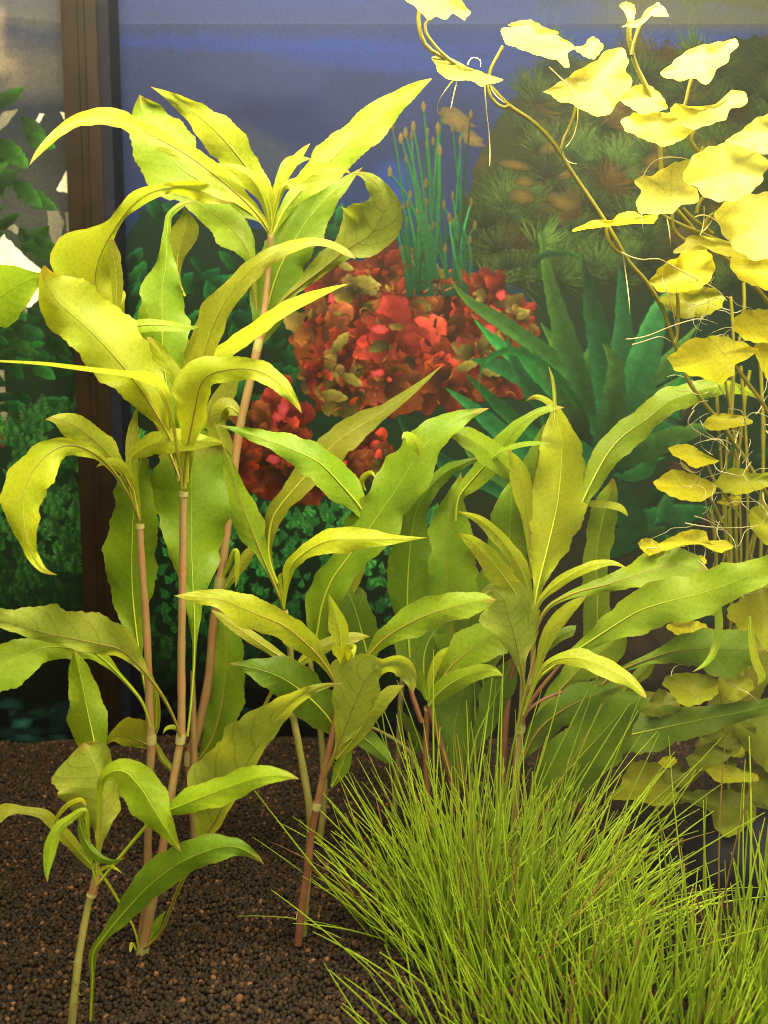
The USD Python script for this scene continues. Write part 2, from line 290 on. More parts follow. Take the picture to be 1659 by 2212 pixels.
        tri = tri[shapely.contains_xy(Polygon(ring).buffer(0), c[:, 0], c[:, 1])]
        self.add(group, allp[:, 0], allp[:, 1], tri, fn(allp[:, 0], allp[:, 1]) * PG)
    def done(self):
        for g, (v, f, c, _) in self.groups.items():
            obj(g, np.vstack(v), np.vstack(f), 'print', self.path, smooth=False, ld=np.vstack(c))
def ramp(t, stops):
    p = [s[0] for s in stops]; c = np.array([lin(s[1]) for s in stops])
    return np.stack([np.interp(t, p, c[:, k]) for k in range(3)], -1)
def nz(x, y, s, seed): return meshkit.fbm(np.stack([np.asarray(x) / s, np.asarray(y) / s, np.zeros_like(np.asarray(x, float))], -1), 4, seed)
def jit(c, s=0.15):
    c = np.asarray(c, float); return tuple(np.clip(c * (1 + s * rng.normal()) + rng.normal(size=3) * 4, 4, 250))

B = Print('printed_backdrop', 'printed aquarium backdrop with blue water and red plant behind the tank', True)
def water(x, y):
    t = y + 70 * (nz(x, y, 160, 3) - 0.5)
    c = ramp(t, [(-300, (58, 66, 96)), (60, (62, 74, 118)), (160, (50, 62, 104)), (300, (44, 54, 88)), (440, (36, 54, 92)), (600, (28, 52, 56)), (800, (24, 52, 38)), (1100, (28, 54, 36)), (1350, (26, 46, 30)), (1500, (22, 32, 26)), (1800, (20, 24, 20))])
    for cx, cy, rx, ry, a, k, s in ((420, 190, 190, 130, .5, (64, 62, 78), .75), (330, 330, 90, 130, .2, (58, 56, 66), .7), (640, 260, 150, 60, .3, (40, 46, 70), .8), (560, 160, 150, 50, .1, (74, 74, 92), .6), (800, 240, 120, 90, .7, (60, 60, 80), .7), (760, 330, 110, 70, -.2, (48, 52, 72), .8), (640, 360, 120, 50, .3, (72, 70, 72), .6), (900, 420, 70, 90, .1, (66, 68, 80), .6), (560, 330, 90, 40, .6, (84, 80, 62), .5), (1000, 330, 90, 120, 0, (40, 44, 62), .8), (850, 130, 260, 26, .05, (58, 70, 128), .7), (600, 95, 500, 16, .02, (56, 74, 140), .7), (850, 400, 45, 55, 0, (40, 74, 140), .6), (560, 245, 120, 16, 0, (36, 40, 60), .6), (1020, 90, 200, 30, .1, (50, 60, 100), .6), (1400, 90, 300, 24, .05, (54, 70, 120), .7)):
        dx, dy = x - cx, y - cy; e = np.sqrt(((dx * math.cos(a) + dy * math.sin(a)) / rx) ** 2 + ((dy * math.cos(a) - dx * math.sin(a)) / ry) ** 2)
        e = e + .25 * (nz(x, y, 70, int(cx)) - .5); m = (s * np.clip((1.12 - e) / .3, 0, 1))[:, None]
        m = m * .72; c = c * (1 - m) + lin((k[0] - 4, k[1] + 2, k[2] + 14)) * m
    top = np.clip((70 - y) / 20, 0, 1)[:, None]; c = c * (1 - .4 * top) + lin((78, 76, 92)) * .4 * top  # grey band at the top: water surface reflection painted into the sheet
    ol = (np.clip((75 - y) / 30, 0, 1) * np.clip((x - 1200) / 160, 0, 1))[:, None]; c = c * (1 - ol) + lin((96, 92, 62)) * ol  # olive reflection in the water surface, painted in at top right
    return c * np.where(y[:, None] < 700, [0.84, 0.98, 1.65], [1.0, 1.0, 1.0])
B.soft('sheet', [(150, -260), (2050, -260), (2050, 1760), (150, 1760)], water, 14)
# room reflections painted in as tan spots, and the hazy lower right
for (cx, cy, rx, ry, a) in ((985, 258, 42, 22, .5), (1020, 300, 30, 14, .5), (430, 250, 170, 110, .5), (330, 130, 110, 60, .3), (560, 330, 120, 60, .2), (720, 300, 120, 90, .6), (620, 190, 100, 60, .2)):
    if rx < 60: B.blob('blurred_stones', cx, cy, rx, ry, (128, 106, 66), (92, 84, 68), seed=int(cx), ang=a, wob=.10)
def dark_right(x, y):
    t = y + 90 * (nz(x, y, 120, 41) - .5)
    c = ramp(t, [(90, (44, 56, 34)), (350, (46, 54, 30)), (560, (34, 40, 26)), (700, (26, 50, 36)), (950, (28, 56, 38)), (1150, (38, 48, 32)), (1350, (52, 46, 38)), (1600, (34, 30, 26))])
    o = np.clip((nz(x, y, 70, 52) - .54) * 7, 0, 1)[:, None] * np.clip((640 - y) / 300, 0, 1)[:, None]
    return c * (1 - .55 * o) + lin((104, 84, 36)) * .55 * o
B.soft('bush_ground', [(1150, 640), (1030, 560), (960, 520), (1000, 440), (1040, 330), (1075, 260), (1130, 190), (1210, 140), (1290, 120), (1420, 110), (1560, 90), (1750, 60), (2050, 60), (2050, 1700), (900, 1700), (880, 1300), (960, 1000)], dark_right, 15, 4.0)
cl = [(rng.uniform(1000, 1720), rng.uniform(120, 620)) for _ in range(230)]
cl = [c for c in cl if c[1] > 590 - (c[0] - 1000) * 3.0 or (c[0] > 1170 and c[1] > 150)]
cl.sort(key=lambda c: c[1] + rng.uniform(-70, 70))
B.k = 60
for q_, (cx, cy) in enumerate(cl):
    if q_ % 40 == 0: B.k = 60 + .11 * (q_ // 40)
    y_ = rng.random() < .16; n = 80
    lit = .36 + .95 * float(nz([cx], [cy], 90, 17)[0])
    c1 = lin(np.array((30, 42, 24) if not y_ else (70, 58, 26)) * lit); c2 = lin(np.array(jit((96, 126, 62), .2) if not y_ else jit((136, 118, 56), .15)) * lit)
    a0 = rng.uniform(-2.4, -0.7); a = a0 + rng.normal(size=n) * .62
    r0 = rng.uniform(2, 20, n)
    B.needles('printed_needle_bush', cx + np.cos(a) * r0, cy + np.sin(a) * r0, a, rng.uniform(26, 74, n), rng.uniform(.7, 1.5, n), np.repeat(c1[None], n, 0), c2[None] * rng.uniform(.5, 1.2, (n, 1)), rng.normal(size=n) * .2)
for _ in range(9): B.blob('printed_yellowed_sprigs', rng.uniform(1090, 1500), rng.uniform(280, 470), rng.uniform(18, 38), rng.uniform(10, 22), (112, 92, 38), (62, 62, 34), seed=int(rng.integers(1e6)), ang=rng.uniform(-1, 1), wob=.07)
# sedges
B.k = 900
for k in range(44):
    bx = rng.uniform(880, 1010); tx = bx + rng.normal() * 26 - 12; ty = rng.uniform(240, 520) if k < 26 else rng.uniform(420, 560)
    c = jit((34, 104, 66), .2)
    B.leaf('printed_sedge', [(bx, 640, 3.2, 3.2), ((bx + tx) / 2 + rng.normal() * 9, (640 + ty) / 2, 2.4, 2.4), (tx, ty, 1.4, 1.4)], (22, 64, 44), c, n=6, nv=2, rough=0, side=0)
    B.leaf('printed_sedge_bud', [(tx, ty + 8, 2, 2), (tx + .5, ty, 4, 4), (tx + 1, ty - 12, 1, 1)], (84, 78, 44), (110, 96, 60), n=5, nv=3)
for tx, ty in ((915, 232), (866, 300), (876, 288), (893, 275), (946, 277), (950, 325), (842, 372)):
    B.leaf('printed_sedge', [(930, 640, 4, 4), ((930 + tx) / 2 + 8, 450, 3, 3), (tx, ty, 1.6, 1.6)], (20, 70, 50), (48, 118, 70), n=6, nv=2, rough=0, side=0)
    B.leaf('printed_sedge_bud', [(tx, ty + 10, 3, 3), (tx, ty, 5, 5), (tx, ty - 14, 1, 1)], (104, 92, 54), (132, 112, 70), n=5, nv=3)
# broad emerald leaves on the left
B.k = 50
def emerald(x, y): return ramp(y + 60 * (nz(x, y, 60, 4) - .5), [(400, (26, 52, 44)), (620, (24, 46, 32)), (900, (26, 42, 26)), (1100, (22, 38, 24))])
B.soft('printed_leafy_ground', [(150, 520), (262, 540), (300, 470), (345, 430), (420, 470), (520, 500), (640, 480), (720, 440), (760, 480), (740, 560), (700, 640), (640, 760), (600, 900), (540, 1010), (420, 1160), (300, 1180), (150, 1150)], emerald, 16, 4)
spots = [(330, 445, 34), (372, 452, 26), (300, 590, 30), (350, 560, 26), (290, 560, 30), (405, 610, 34), (430, 575, 28), (455, 640, 36), (475, 610, 30), (420, 690, 34), (590, 740, 30), (610, 690, 34), (640, 660, 30), (720, 500, 32), (735, 465, 26), (660, 790, 30), (630, 760, 22), (590, 800, 30), (545, 870, 34), (570, 640, 30), (600, 600, 28), (690, 560, 26), (500, 690, 30), (520, 640, 28)]
for _ in range(110): spots.append((rng.uniform(262, 640), rng.uniform(540, 960), rng.uniform(16, 34)))
spots.sort(key=lambda s: s[1] + rng.uniform(-80, 80))
for x, y, r in spots:
    a = rng.uniform(-2.7, 0.2); dx, dy = math.cos(a) * r, math.sin(a) * r; w = r * rng.uniform(.42, .62)
    c = jit((30, 92, 54), .2) if rng.random() < .7 else jit((44, 116, 58), .15)
    B.leaf('printed_emerald_leaf', [(x - dx, y - dy, 1, 1), (x - dx * .4, y - dy * .4, w * .9, w * .9), (x + dx * .3, y + dy * .3, w * .8, w * .9), (x + dx, y + dy, .5, .5)], (18, 50, 32), c)
# ferny ground plants
B.k = 260
def sprig(P, g, x, y, h, a, c1, c2):
    k = np.repeat(np.arange(10), 2); s = np.tile([-1, 1], 10); t = k / 9
    sx, sy = x + math.cos(a) * h * t, y + math.sin(a) * h * t; w = h * .36 * (1.05 - t)
    b = a + s * (1.0 - .3 * t) + rng.normal(size=20) * .2
    c = np.array(lin(c1))[None] * np.ones((20, 1)), np.array(lin(c2))[None] * rng.uniform(.6, 1.25, (20, 1))
    P.needles(g, sx, sy, b, w * 1.35, w * .22 + .8, c[0], c[1], 0.2)
fs = [(rng.uniform(255, 950), rng.uniform(1080, 1480)) for _ in range(640)] + [(rng.uniform(262, 470), rng.uniform(940, 1200)) for _ in range(110)]
fs.sort(key=lambda s: s[1])
for q_, (x, y) in enumerate(fs):
    if q_ % 60 == 0: B.k = 260 + .11 * (q_ // 60)
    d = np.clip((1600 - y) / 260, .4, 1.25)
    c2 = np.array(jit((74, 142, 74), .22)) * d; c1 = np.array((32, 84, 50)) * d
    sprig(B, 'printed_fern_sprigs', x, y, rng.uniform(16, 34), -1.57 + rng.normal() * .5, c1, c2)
# red plant
B.k = 640
def reds(x, y): return ramp(nz(x, y, 40, 14), [(.3, (60, 26, 14)), (.5, (112, 42, 22)), (.62, (140, 58, 28)), (.75, (96, 70, 30))])
B.soft('printed_red_plant_ground', [(640, 760), (655, 690), (680, 630), (720, 580), (790, 555), (840, 550), (890, 545), (930, 570), (950, 610), (985, 590), (1030, 590), (1090, 600), (1095, 640), (1130, 700), (1125, 780), (1110, 850), (1020, 870), (930, 880), (850, 900), (760, 910), (690, 890), (650, 830)], reds, 13, 3)
B.soft('printed_red_plant_ground', [(530, 900), (560, 870), (600, 850), (640, 870), (655, 930), (640, 990), (680, 1010), (750, 950), (790, 930), (840, 960), (830, 1010), (790, 1040), (740, 1060), (600, 1090), (520, 1050), (500, 980)], reds, 13, 3)
RC = [((140, 50, 24), (160, 64, 34)), ((120, 44, 22), (158, 60, 32)), ((96, 46, 22), (140, 64, 34)), ((176, 52, 36), (190, 62, 44)), ((110, 84, 38), (160, 134, 66)), ((84, 32, 18), (128, 50, 28)), ((140, 60, 26), (186, 84, 48))]
ins = Polygon([(640, 760), (680, 620), (790, 545), (900, 540), (950, 600), (1090, 590), (1140, 700), (1110, 860), (930, 890), (760, 920), (650, 840)]).union(Polygon([(520, 900), (600, 845), (655, 900), (660, 980), (790, 925), (845, 960), (790, 1045), (600, 1090), (500, 1050)]))
ROS = [(830, 590, 62, 0), (900, 600, 50, 0), (720, 630, 62, 0), (770, 640, 46, 4), (980, 640, 52, 0), (1060, 640, 58, 1), (1010, 700, 50, 1), (1120, 690, 40, 4), (690, 710, 60, 2), (950, 720, 62, 0), (1030, 770, 54, 4), (880, 660, 56, 2), (830, 690, 48, 2), (740, 760, 62, 1), (905, 780, 62, 3), (690, 810, 46, 4), (760, 840, 60, 4), (960, 830, 56, 0), (1080, 820, 46, 0), (850, 750, 80, 3), (840, 820, 50, 2), (600, 885, 56, 3), (550, 930, 50, 2), (620, 960, 50, 0), (790, 970, 56, 3), (745, 1000, 46, 2), (830, 1000, 34, 4), (570, 1010, 56, 0), (630, 1040, 50, 0), (520, 990, 44, 1), (700, 1050, 46, 0)]
PAL = [((54, 28, 14), (128, 56, 34)), ((64, 24, 16), (150, 52, 38)), ((66, 36, 18), (142, 76, 44)), ((116, 36, 30), (204, 72, 64)), ((60, 48, 24), (140, 118, 62))]
for cx, cy, rr, pk in ROS:
    for k in range(14):
        a = k * 2.4 + rng.normal() * .3; d = 1 - k / 14
        if math.sin(a) > .75 and rng.random() < .5: continue
        q = pk if rng.random() < .72 else int(rng.integers(0, 5)); c1, c2 = PAL[q]
        L = rr * (.50 + .80 * d) * rng.uniform(.8, 1.15); w = L * rng.uniform(.26, .44); b = rng.normal() * .35
        ox, oy = cx + math.cos(a) * rr * .12, cy + math.sin(a) * rr * .12
        pts = [(ox, oy, 2, 2), (ox + math.cos(a) * L * .4, oy + math.sin(a) * L * .4, w * .9, w), (ox + math.cos(a + b * .6) * L * .75, oy + math.sin(a + b * .6) * L * .75, w * .85, w * .8), (ox + math.cos(a + b) * L, oy + math.sin(a + b) * L, 3, 3)]
        f = rng.uniform(.7, 1.1)
        B.leaf('printed_red_leaf', pts, np.array(jit(c1, .12)) * f, np.array(jit(c2, .12)) * f, n=14, nv=7, rough=.16, side=.22)
k = 0
while k < 60:
    x, y = rng.uniform(640, 1120), rng.uniform(550, 890)
    if not ins.contains(Point(x, y)): continue
    k += 1; r = rng.uniform(7, 22); a = rng.uniform(-3.3, .3); dx, dy = math.cos(a) * r, math.sin(a) * r; w = r * rng.uniform(.25, .6)
    c1, c2 = RC[rng.integers(0, len(RC))]; dk = .45 + .6 * rng.random()
    B.leaf('printed_red_frill', [(x - dx, y - dy, 1, 1), (x, y, w, w * .6), (x + dx, y + dy, 1, 1)], np.array(jit(c1)) * dk, np.array(jit(c2)) * dk, n=6, rough=.3)
for _ in range(150):
    x, y = rng.uniform(640, 1120), rng.uniform(600, 1090)
    if not ins.contains(Point(x, y)): continue
    a = rng.uniform(-3.2, .2); L = rng.uniform(8, 26); b = rng.normal() * .5; d = rng.random() < .6
    B.leaf('printed_red_crease', [(x, y, .9, .9), (x + L * .5 * math.cos(a), y + L * .5 * math.sin(a), 1.3, 1.3), (x + L * math.cos(a + b), y + L * math.sin(a + b), .3, .3)], (44, 20, 12) if d else (186, 104, 62), (60, 28, 16) if d else (170, 120, 70), n=5, nv=2, rough=0, side=0)
for x, y, rx, ry in ((820, 712, 20, 10), (816, 806, 16, 7), (602, 900, 14, 10), (612, 882, 12, 16), (1058, 712, 12, 12), (1082, 640, 10, 12), (590, 990, 16, 9), (716, 645, 7, 12)):
    B.blob('printed_pink_leaf', x, y, rx, ry, (222, 92, 112), (196, 58, 64), seed=int(x), n=12)
for x, y, r, a in ((735, 740, 30, -.9), (790, 610, 34, .2), (722, 855, 30, .2), (1010, 790, 26, -.4), (1060, 805, 24, .2), (1130, 680, 18, -.6), (1125, 670, 12, 0), (760, 820, 26, .5), (745, 575, 20, .4)):
    dx, dy = math.cos(a) * r, math.sin(a) * r
    B.leaf('printed_tan_leaf', [(x - dx, y - dy, 1, 1), (x - dx * .2, y - dy * .2, r * .42, r * .38), (x + dx * .5, y + dy * .5, r * .3, r * .34), (x + dx, y + dy, 1, 1)], (118, 110, 50), (166, 150, 78), rough=.15)
# sword leaves on the right
SW = [[(1330, 940), (1260, 830), (1190, 770), (1090, 700), (1020, 655), (975, 607), 17], [(1330, 960), (1240, 880), (1150, 800), (1080, 745), (1025, 690), 20], [(1290, 1010), (1180, 1000), (1090, 940), (1020, 880), (962, 838), 20],
      [(1280, 900), (1225, 740), (1190, 620), (1166, 480), 25], [(1310, 900), (1295, 740), (1275, 640), (1258, 545), 27], [(1325, 910), (1345, 760), (1345, 650), (1338, 575), 24], [(1310, 930), (1380, 850), (1450, 770), (1510, 700), 20], [(1340, 900), (1390, 780), (1420, 680), (1500, 600), 34],
      [(1250, 1000), (1140, 930), (1060, 860), (1005, 805), 18], [(1270, 960), (1170, 870), (1120, 800), (1095, 720), 22], [(1300, 1000), (1320, 900), (1330, 800), (1300, 740), 30], [(1260, 980), (1230, 880), (1190, 820), (1140, 740), 26], [(1350, 1000), (1430, 900), (1470, 840), (1490, 760), 30],
      [(1170, 1120), (1080, 1060), (980, 1010), (900, 960), (855, 885), 16], [(1290, 1180), (1360, 1140), (1330, 1060), (1260, 1010), 40], [(1330, 1000), (1420, 960), (1500, 930), (1560, 930), 26], [(1250, 880), (1120, 760), (1060, 770), (1035, 840), 9], [(1390, 1240), (1440, 1130), (1440, 1090), (1470, 1040), 26], [(1240, 1060), (1120, 1040), (1050, 1010), (1000, 960), 24],
      [(1150, 575), (1180, 550), (1230, 548), (1270, 565), 6], [(1300, 1020), (1230, 960), (1160, 940), (1110, 905), 22]]
for _ in range(60):
    a = rng.uniform(-3.0, -.1); L = rng.uniform(90, 260); x, y = 1300 + rng.normal() * 50, 960 + rng.normal() * 60; b = rng.normal() * .25
    SW.insert(0, [(x, y), (x + L * .5 * math.cos(a), y + L * .5 * math.sin(a)), (x + L * math.cos(a + b), y + L * math.sin(a + b)), rng.uniform(9, 24)])
for s in SW:
    w = s[-1]; p = s[:-1]; n = len(p)
    ws = [w * .7] + [w] * (n - 3) + [w * .62] + [.5] if n > 3 else [w * .6, w, .5]
    pale = rng.random() < .25
    B.leaf('printed_sword_leaf', [(x, y, k_, k_) for (x, y), k_ in zip(p, ws)], jit((30, 82, 46), .25), jit((76, 116, 52) if pale else (38, 100, 54), .25), rough=.05, side=.18)
# blurred leaves, stones at lower right, dark floor and teal stones along the bottom
for _ in range(60):
    x, y = rng.uniform(1360, 1800), rng.uniform(850, 1600); r = rng.uniform(20, 46); a = rng.uniform(-3, .3); dx, dy = math.cos(a) * r, math.sin(a) * r
    B.leaf('printed_dim_leaf', [(x - dx, y - dy, 1, 1), (x, y, r * .4, r * .45), (x + dx, y + dy, 1, 1)], jit((24, 50, 34)), jit((44, 84, 46), .25) if rng.random() < .7 else jit((82, 62, 46)))
for x, y, rx, ry in ((1400, 1430, 70, 46), (1430, 1370, 60, 34), (1380, 1390, 40, 40), (1560, 1560, 80, 50), (1480, 1010, 40, 18)):
    B.blob('printed_brown_stone', x, y, rx, ry, (78, 62, 54), (50, 44, 38), seed=int(x), wob=.1)
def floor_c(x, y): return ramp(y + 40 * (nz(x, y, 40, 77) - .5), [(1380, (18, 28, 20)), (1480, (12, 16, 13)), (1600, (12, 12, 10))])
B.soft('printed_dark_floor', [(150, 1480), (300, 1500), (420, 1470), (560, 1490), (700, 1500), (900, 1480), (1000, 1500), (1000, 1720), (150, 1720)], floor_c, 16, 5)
for _ in range(70):
    x = rng.uniform(230, 1000); y = rng.uniform(1500, 1640)
    B.blob('printed_teal_stone', x, y, rng.uniform(10, 26), rng.uniform(6, 15), jit((34, 62, 62), .25), (14, 24, 24), seed=int(rng.integers(1e6)), n=10, wob=.2)
B.done()

PG = np.array([0.42, 0.44, 0.40])
S = Print('printed_side_sheet', 'second printed backdrop panel left of the brown strip, grey with white patches', False)
def sidec(x, y):
    t = y + 50 * (nz(x, y, 70, 6) - .5)
    c = ramp(t, [(-300, (92, 92, 104)), (50, (96, 94, 104)), (70, (64, 72, 104)), (140, (104, 96, 98)), (200, (92, 90, 98)), (235, (44, 52, 72)), (330, (58, 62, 62)), (480, (76, 78, 80)), (560, (46, 64, 44)), (700, (30, 52, 30)), (850, (30, 46, 30)), (1000, (28, 50, 32)), (1250, (26, 46, 28)), (1400, (20, 28, 20)), (1560, (14, 20, 18)), (1800, (16, 20, 18))])
    w = np.clip((nz(x, y, 45, 12) - .5) * 5, 0, 1)[:, None] * np.clip((230 - y) / 60, 0, 1)[:, None] * np.clip((60 - x) / 60, 0, 1)[:, None]
    return c * (1 - .6 * w) + lin((196, 172, 150)) * .6 * w
S.soft('sheet', [(-500, -300), (178, -300), (202, 400), (218, 1000), (244, 1800), (-500, 1800)], sidec, 14)
for poly in ([(0, 500), (12, 512), (60, 560), (100, 590), (90, 640), (62, 668), (40, 640), (10, 600), (-60, 560), (-60, 470)], [(73, 274), (86, 245), (97, 246), (80, 272)], [(131, 243), (157, 244), (163, 300), (157, 303), (146, 272)],
             [(163, 350), (150, 356), (135, 385), (121, 412), (150, 418), (168, 424)], [(10, 240), (40, 236), (20, 262), (-20, 300), (-40, 290)], [(100, 440), (124, 452), (138, 480), (130, 520), (116, 540), (106, 500)], [(12, 492), (30, 486), (50, 498), (44, 510)], [(36, 640), (60, 668), (52, 690), (34, 670)], [(140, 460), (168, 450), (174, 530), (150, 540)], [(-20, 800), (8, 790), (14, 850), (14, 960), (-30, 960)]):
    bright = poly[0] in ((73, 274), (131, 243), (163, 350), (0, 500))
    c = lin((238, 226, 206)) if bright else lin((150, 142, 128))
    S.soft('torn_white_gap', poly, lambda x, y: np.repeat(c[None], len(x), 0) * (1.7 if bright else 1.0) * (.75 + .5 * nz(x, y, 18, 5))[:, None], 8, 1.0)  # near-white patches laid on the sheet, a few set brighter
sl = [(rng.uniform(-140, 110), rng.uniform(240, 540), rng.uniform(24, 50)) for _ in range(46)] + [(rng.uniform(-140, 180), rng.uniform(640, 880), rng.uniform(18, 36)) for _ in range(60)] + [(20, 210, 40), (40, 740, 40), (60, 720, 36)]
for x, y, r in sl:
    if x > 118 - abs(y - 400) * .1 and y < 560: continue
    a = rng.uniform(-.9, 1.0); dx, dy = math.cos(a) * r, math.sin(a) * r; w = r * rng.uniform(.35, .5)
    c = jit((56, 100, 36), .22) if y < 560 else jit((34, 86, 42), .2)
    S.leaf('printed_broad_leaf', [(x - dx, y - dy, 1, 1), (x - dx * .3, y - dy * .3, w, w), (x + dx * .4, y + dy * .4, w * .8, w * .8), (x + dx, y + dy, .5, .5)], (26, 52, 24), c)
fs = [(rng.uniform(-150, 205), rng.uniform(880, 1420)) for _ in range(380)]; fs.sort(key=lambda s: s[1])
for q_, (x, y) in enumerate(fs):
    if q_ % 60 == 0: S.k = 260 + .11 * (q_ // 60)
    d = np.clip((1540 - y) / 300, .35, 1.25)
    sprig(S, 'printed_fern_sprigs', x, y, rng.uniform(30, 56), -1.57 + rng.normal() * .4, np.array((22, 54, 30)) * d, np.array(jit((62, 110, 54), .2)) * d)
S.blob('printed_red_leaf', 2, 940, 20, 30, (150, 60, 34), (110, 48, 28), seed=3)
for _ in range(60): S.blob('printed_teal_stone', rng.uniform(-150, 230), rng.uniform(1520, 1640), rng.uniform(12, 34), rng.uniform(8, 18), jit((44, 84, 88), .25), (18, 34, 36), seed=int(rng.integers(1e6)), n=10, wob=.2)
S.done()

# ------------------------------------------------------------------ plants
MAT = {'y': 'leaf_young', 'f': 'leaf_fresh', 'g': 'leaf_mature', 'd': 'leaf_dark', 'p': 'leaf_underside', 'o': 'leaf_olive'}
def leaf(plant, pts, Yb, Yt, kind='g', tau=None, rho=None, fold=None, Ym=None, rib=None):
    """a lance-shaped leaf along its midrib: pts are (x, y, half width to the left, half width to the right), from the foot of its stalk to its tip"""
    p = np.asarray(pts, float)
    L = np.linalg.norm(np.diff(p[:, :2], axis=0), axis=1).sum()
    nu = int(np.clip(L / 6, 14, 80)); nv = 13
    u, c = curve(p, nu)
    t = np.gradient(c[:, :2], axis=0); t /= np.linalg.norm(t, axis=1, keepdims=True) + 1e-9
    # keep the frame from flipping in tight bends
    k = np.array([.25, .5, .25]); 
    for _ in range(2): t[1:-1] = t[:-2] * k[0] + t[1:-1] * k[1] + t[2:] * k[2]
    t /= np.linalg.norm(t, axis=1, keepdims=True) + 1e-9
    nn = np.stack([t[:, 1], -t[:, 0]], 1)
    under = 'u' in kind
    if tau is None: tau = rng.uniform(.35, .8) * (-1 if under else 1)
    if rho is None: rho = rng.uniform(-.45, .45)
    if fold is None: fold = rng.uniform(.05, .3)
    wmax = max(np.max(p[:, 2]), np.max(p[:, 3]), 1)
    vv = np.linspace(-1, 1, nv)
    ph = rng.uniform(0, 6.28, 6); teeth = L / 11
    wl, wr = c[:, 2], c[:, 3]
    blade = np.clip((np.maximum(wl, wr) - 6) / 8, 0, 1)
    def edge(q, seed):
        saw = (u * teeth * 1.0 + ph[seed]) % 1.0
        return 1 + blade * (0.06 * saw + 0.04 * np.sin(u * L / 9 + ph[seed + 2]) + 0.08 * np.sin(u * L / 23 + ph[seed + 3]) + .21 * (meshkit.fbm(np.stack([u * L / 26 + ph[seed] * 9, 0 * u, 0 * u], -1), 3, 2) - .5))
    El, Er = wl * edge(u, 0), wr * edge(u, 1)
    W = np.where(vv[None] > 0, El[:, None], Er[:, None]) * vv[None]
    disp = nn[:, None, :] * W[..., None]
    Y0 = Yb + (Yt - Yb) * u ** 1.2 if Ym is None else PchipInterpolator([0, .5, 1], [Yb, Ym, Yt])(u)
    px = Y0[:, None] / F
    wave = np.abs(vv)[None] ** 2 * blade[:, None] * wmax * (0.17 * np.sin(u[:, None] * L / 24 + ph[4] + 1.3 * np.sign(vv)[None]) + .10 * np.sin(u[:, None] * L / 55 + ph[5] + 2 * np.sign(vv)[None]))
    dY = px * (tau * -disp[..., 1] + rho * disp[..., 0] + fold * np.abs(W) + wave)
    P = at(c[:, None, 0] + disp[..., 0], c[:, None, 1] + disp[..., 1], Y0[:, None] + dY)
    ld = np.stack([np.broadcast_to(u[:, None], W.shape), np.broadcast_to((vv / 2 + .5)[None], W.shape), np.zeros_like(W)], -1).reshape(-1, 3)
    path = obj('leaf', P.reshape(-1, 3), grid_faces(nu, nv), MAT[kind[0]], plant, ld=ld)
    # midrib and stalk
    r = np.clip(np.interp(u, [0, .25, .6, 1], [3.3, 2.2, .7, .25]), 0, None)
    small = np.clip(wmax / 30, .45, 1.1)
    side = 0.0
    mid = at(c[:, 0], c[:, 1], Y0)
    n_r = max(4, int(nu * .97))
    ribm = rib or ('rib_dark' if kind[0] == 'p' or under else rng.choice(['rib_pale', 'rib_pale', 'rib_red']))
    v, f = tube(mid[:n_r] - np.array([0, 1, 0]) * (r * px[:, 0] * .25)[:n_r, None], (r * small * Y0 / F * .8)[:n_r], 6)
    obj('midrib', v, f, ribm, path)
    return path
def stem(plant, pts, Y, r, mat='stem_pink', name='stem', nodes=()):
    """pts (x, y) from the root up, Y one depth or one per point, r radius in picture units"""
    p = np.asarray(pts, float); Y = np.broadcast_to(np.asarray(Y, float), (len(p),)); r = np.broadcast_to(np.asarray(r, float), (len(p),))
    q = np.column_stack([p, Y, r]); L = np.linalg.norm(np.diff(p, axis=0), axis=1).sum()
    u, c = curve(q, int(np.clip(L / 8, 8, 90)))
    R = c[:, 3] * c[:, 2] / F * (1 + .03 * np.sin(u * L / 13))
    P = at(c[:, 0], c[:, 1], c[:, 2])
    for (nx_, ny_) in nodes:
        d = np.hypot(c[:, 0] - nx_, c[:, 1] - ny_); R = R * (1 + .28 * np.exp(-(d / 9) ** 2))
    v, f = tube(P, R, 10)
    w = 1 + .10 * (meshkit.noise(v * 700, 3)[:, None] - .5)
    ctr = np.repeat(P, 10, 0); v = ctr + (v - ctr) * w
    path = obj(name, v, f, mat, plant)
    for (nx_, ny_) in nodes:
        i = int(np.argmin(np.hypot(c[:, 0] - nx_, c[:, 1] - ny_)))
        i0, i1 = max(0, i - 1), min(len(P) - 1, i + 1)
        v, f = tube(P[i0:i1 + 1], R[i] * np.array([1.0, 1.05, 1.0])[:i1 + 1 - i0], 10)
        obj('node_ring', v, f, 'node_pale', path)
    return path
def strand(plant, pts, Y, r=1.0, mat='root_white', name='root'):
    p = np.asarray(pts, float); L = np.linalg.norm(np.diff(p, axis=0), axis=1).sum()
    u, c = curve(p, int(np.clip(L / 6, 6, 60)))
    P = at(c[:, 0], c[:, 1], Y + .006 * np.sin(u * 5 + p[0, 0]))
    v, f = tube(P, np.interp(u, [0, .7, 1], [r, r * .8, r * .35]) * Y / F, 5)
    return obj(name, v, f, mat, plant)
def base(x, y, Y=None):
    Y = float(ground_y(x, y)) if Y is None else Y
    b = at(x, y, Y); return (b[0], Y, 0.0)

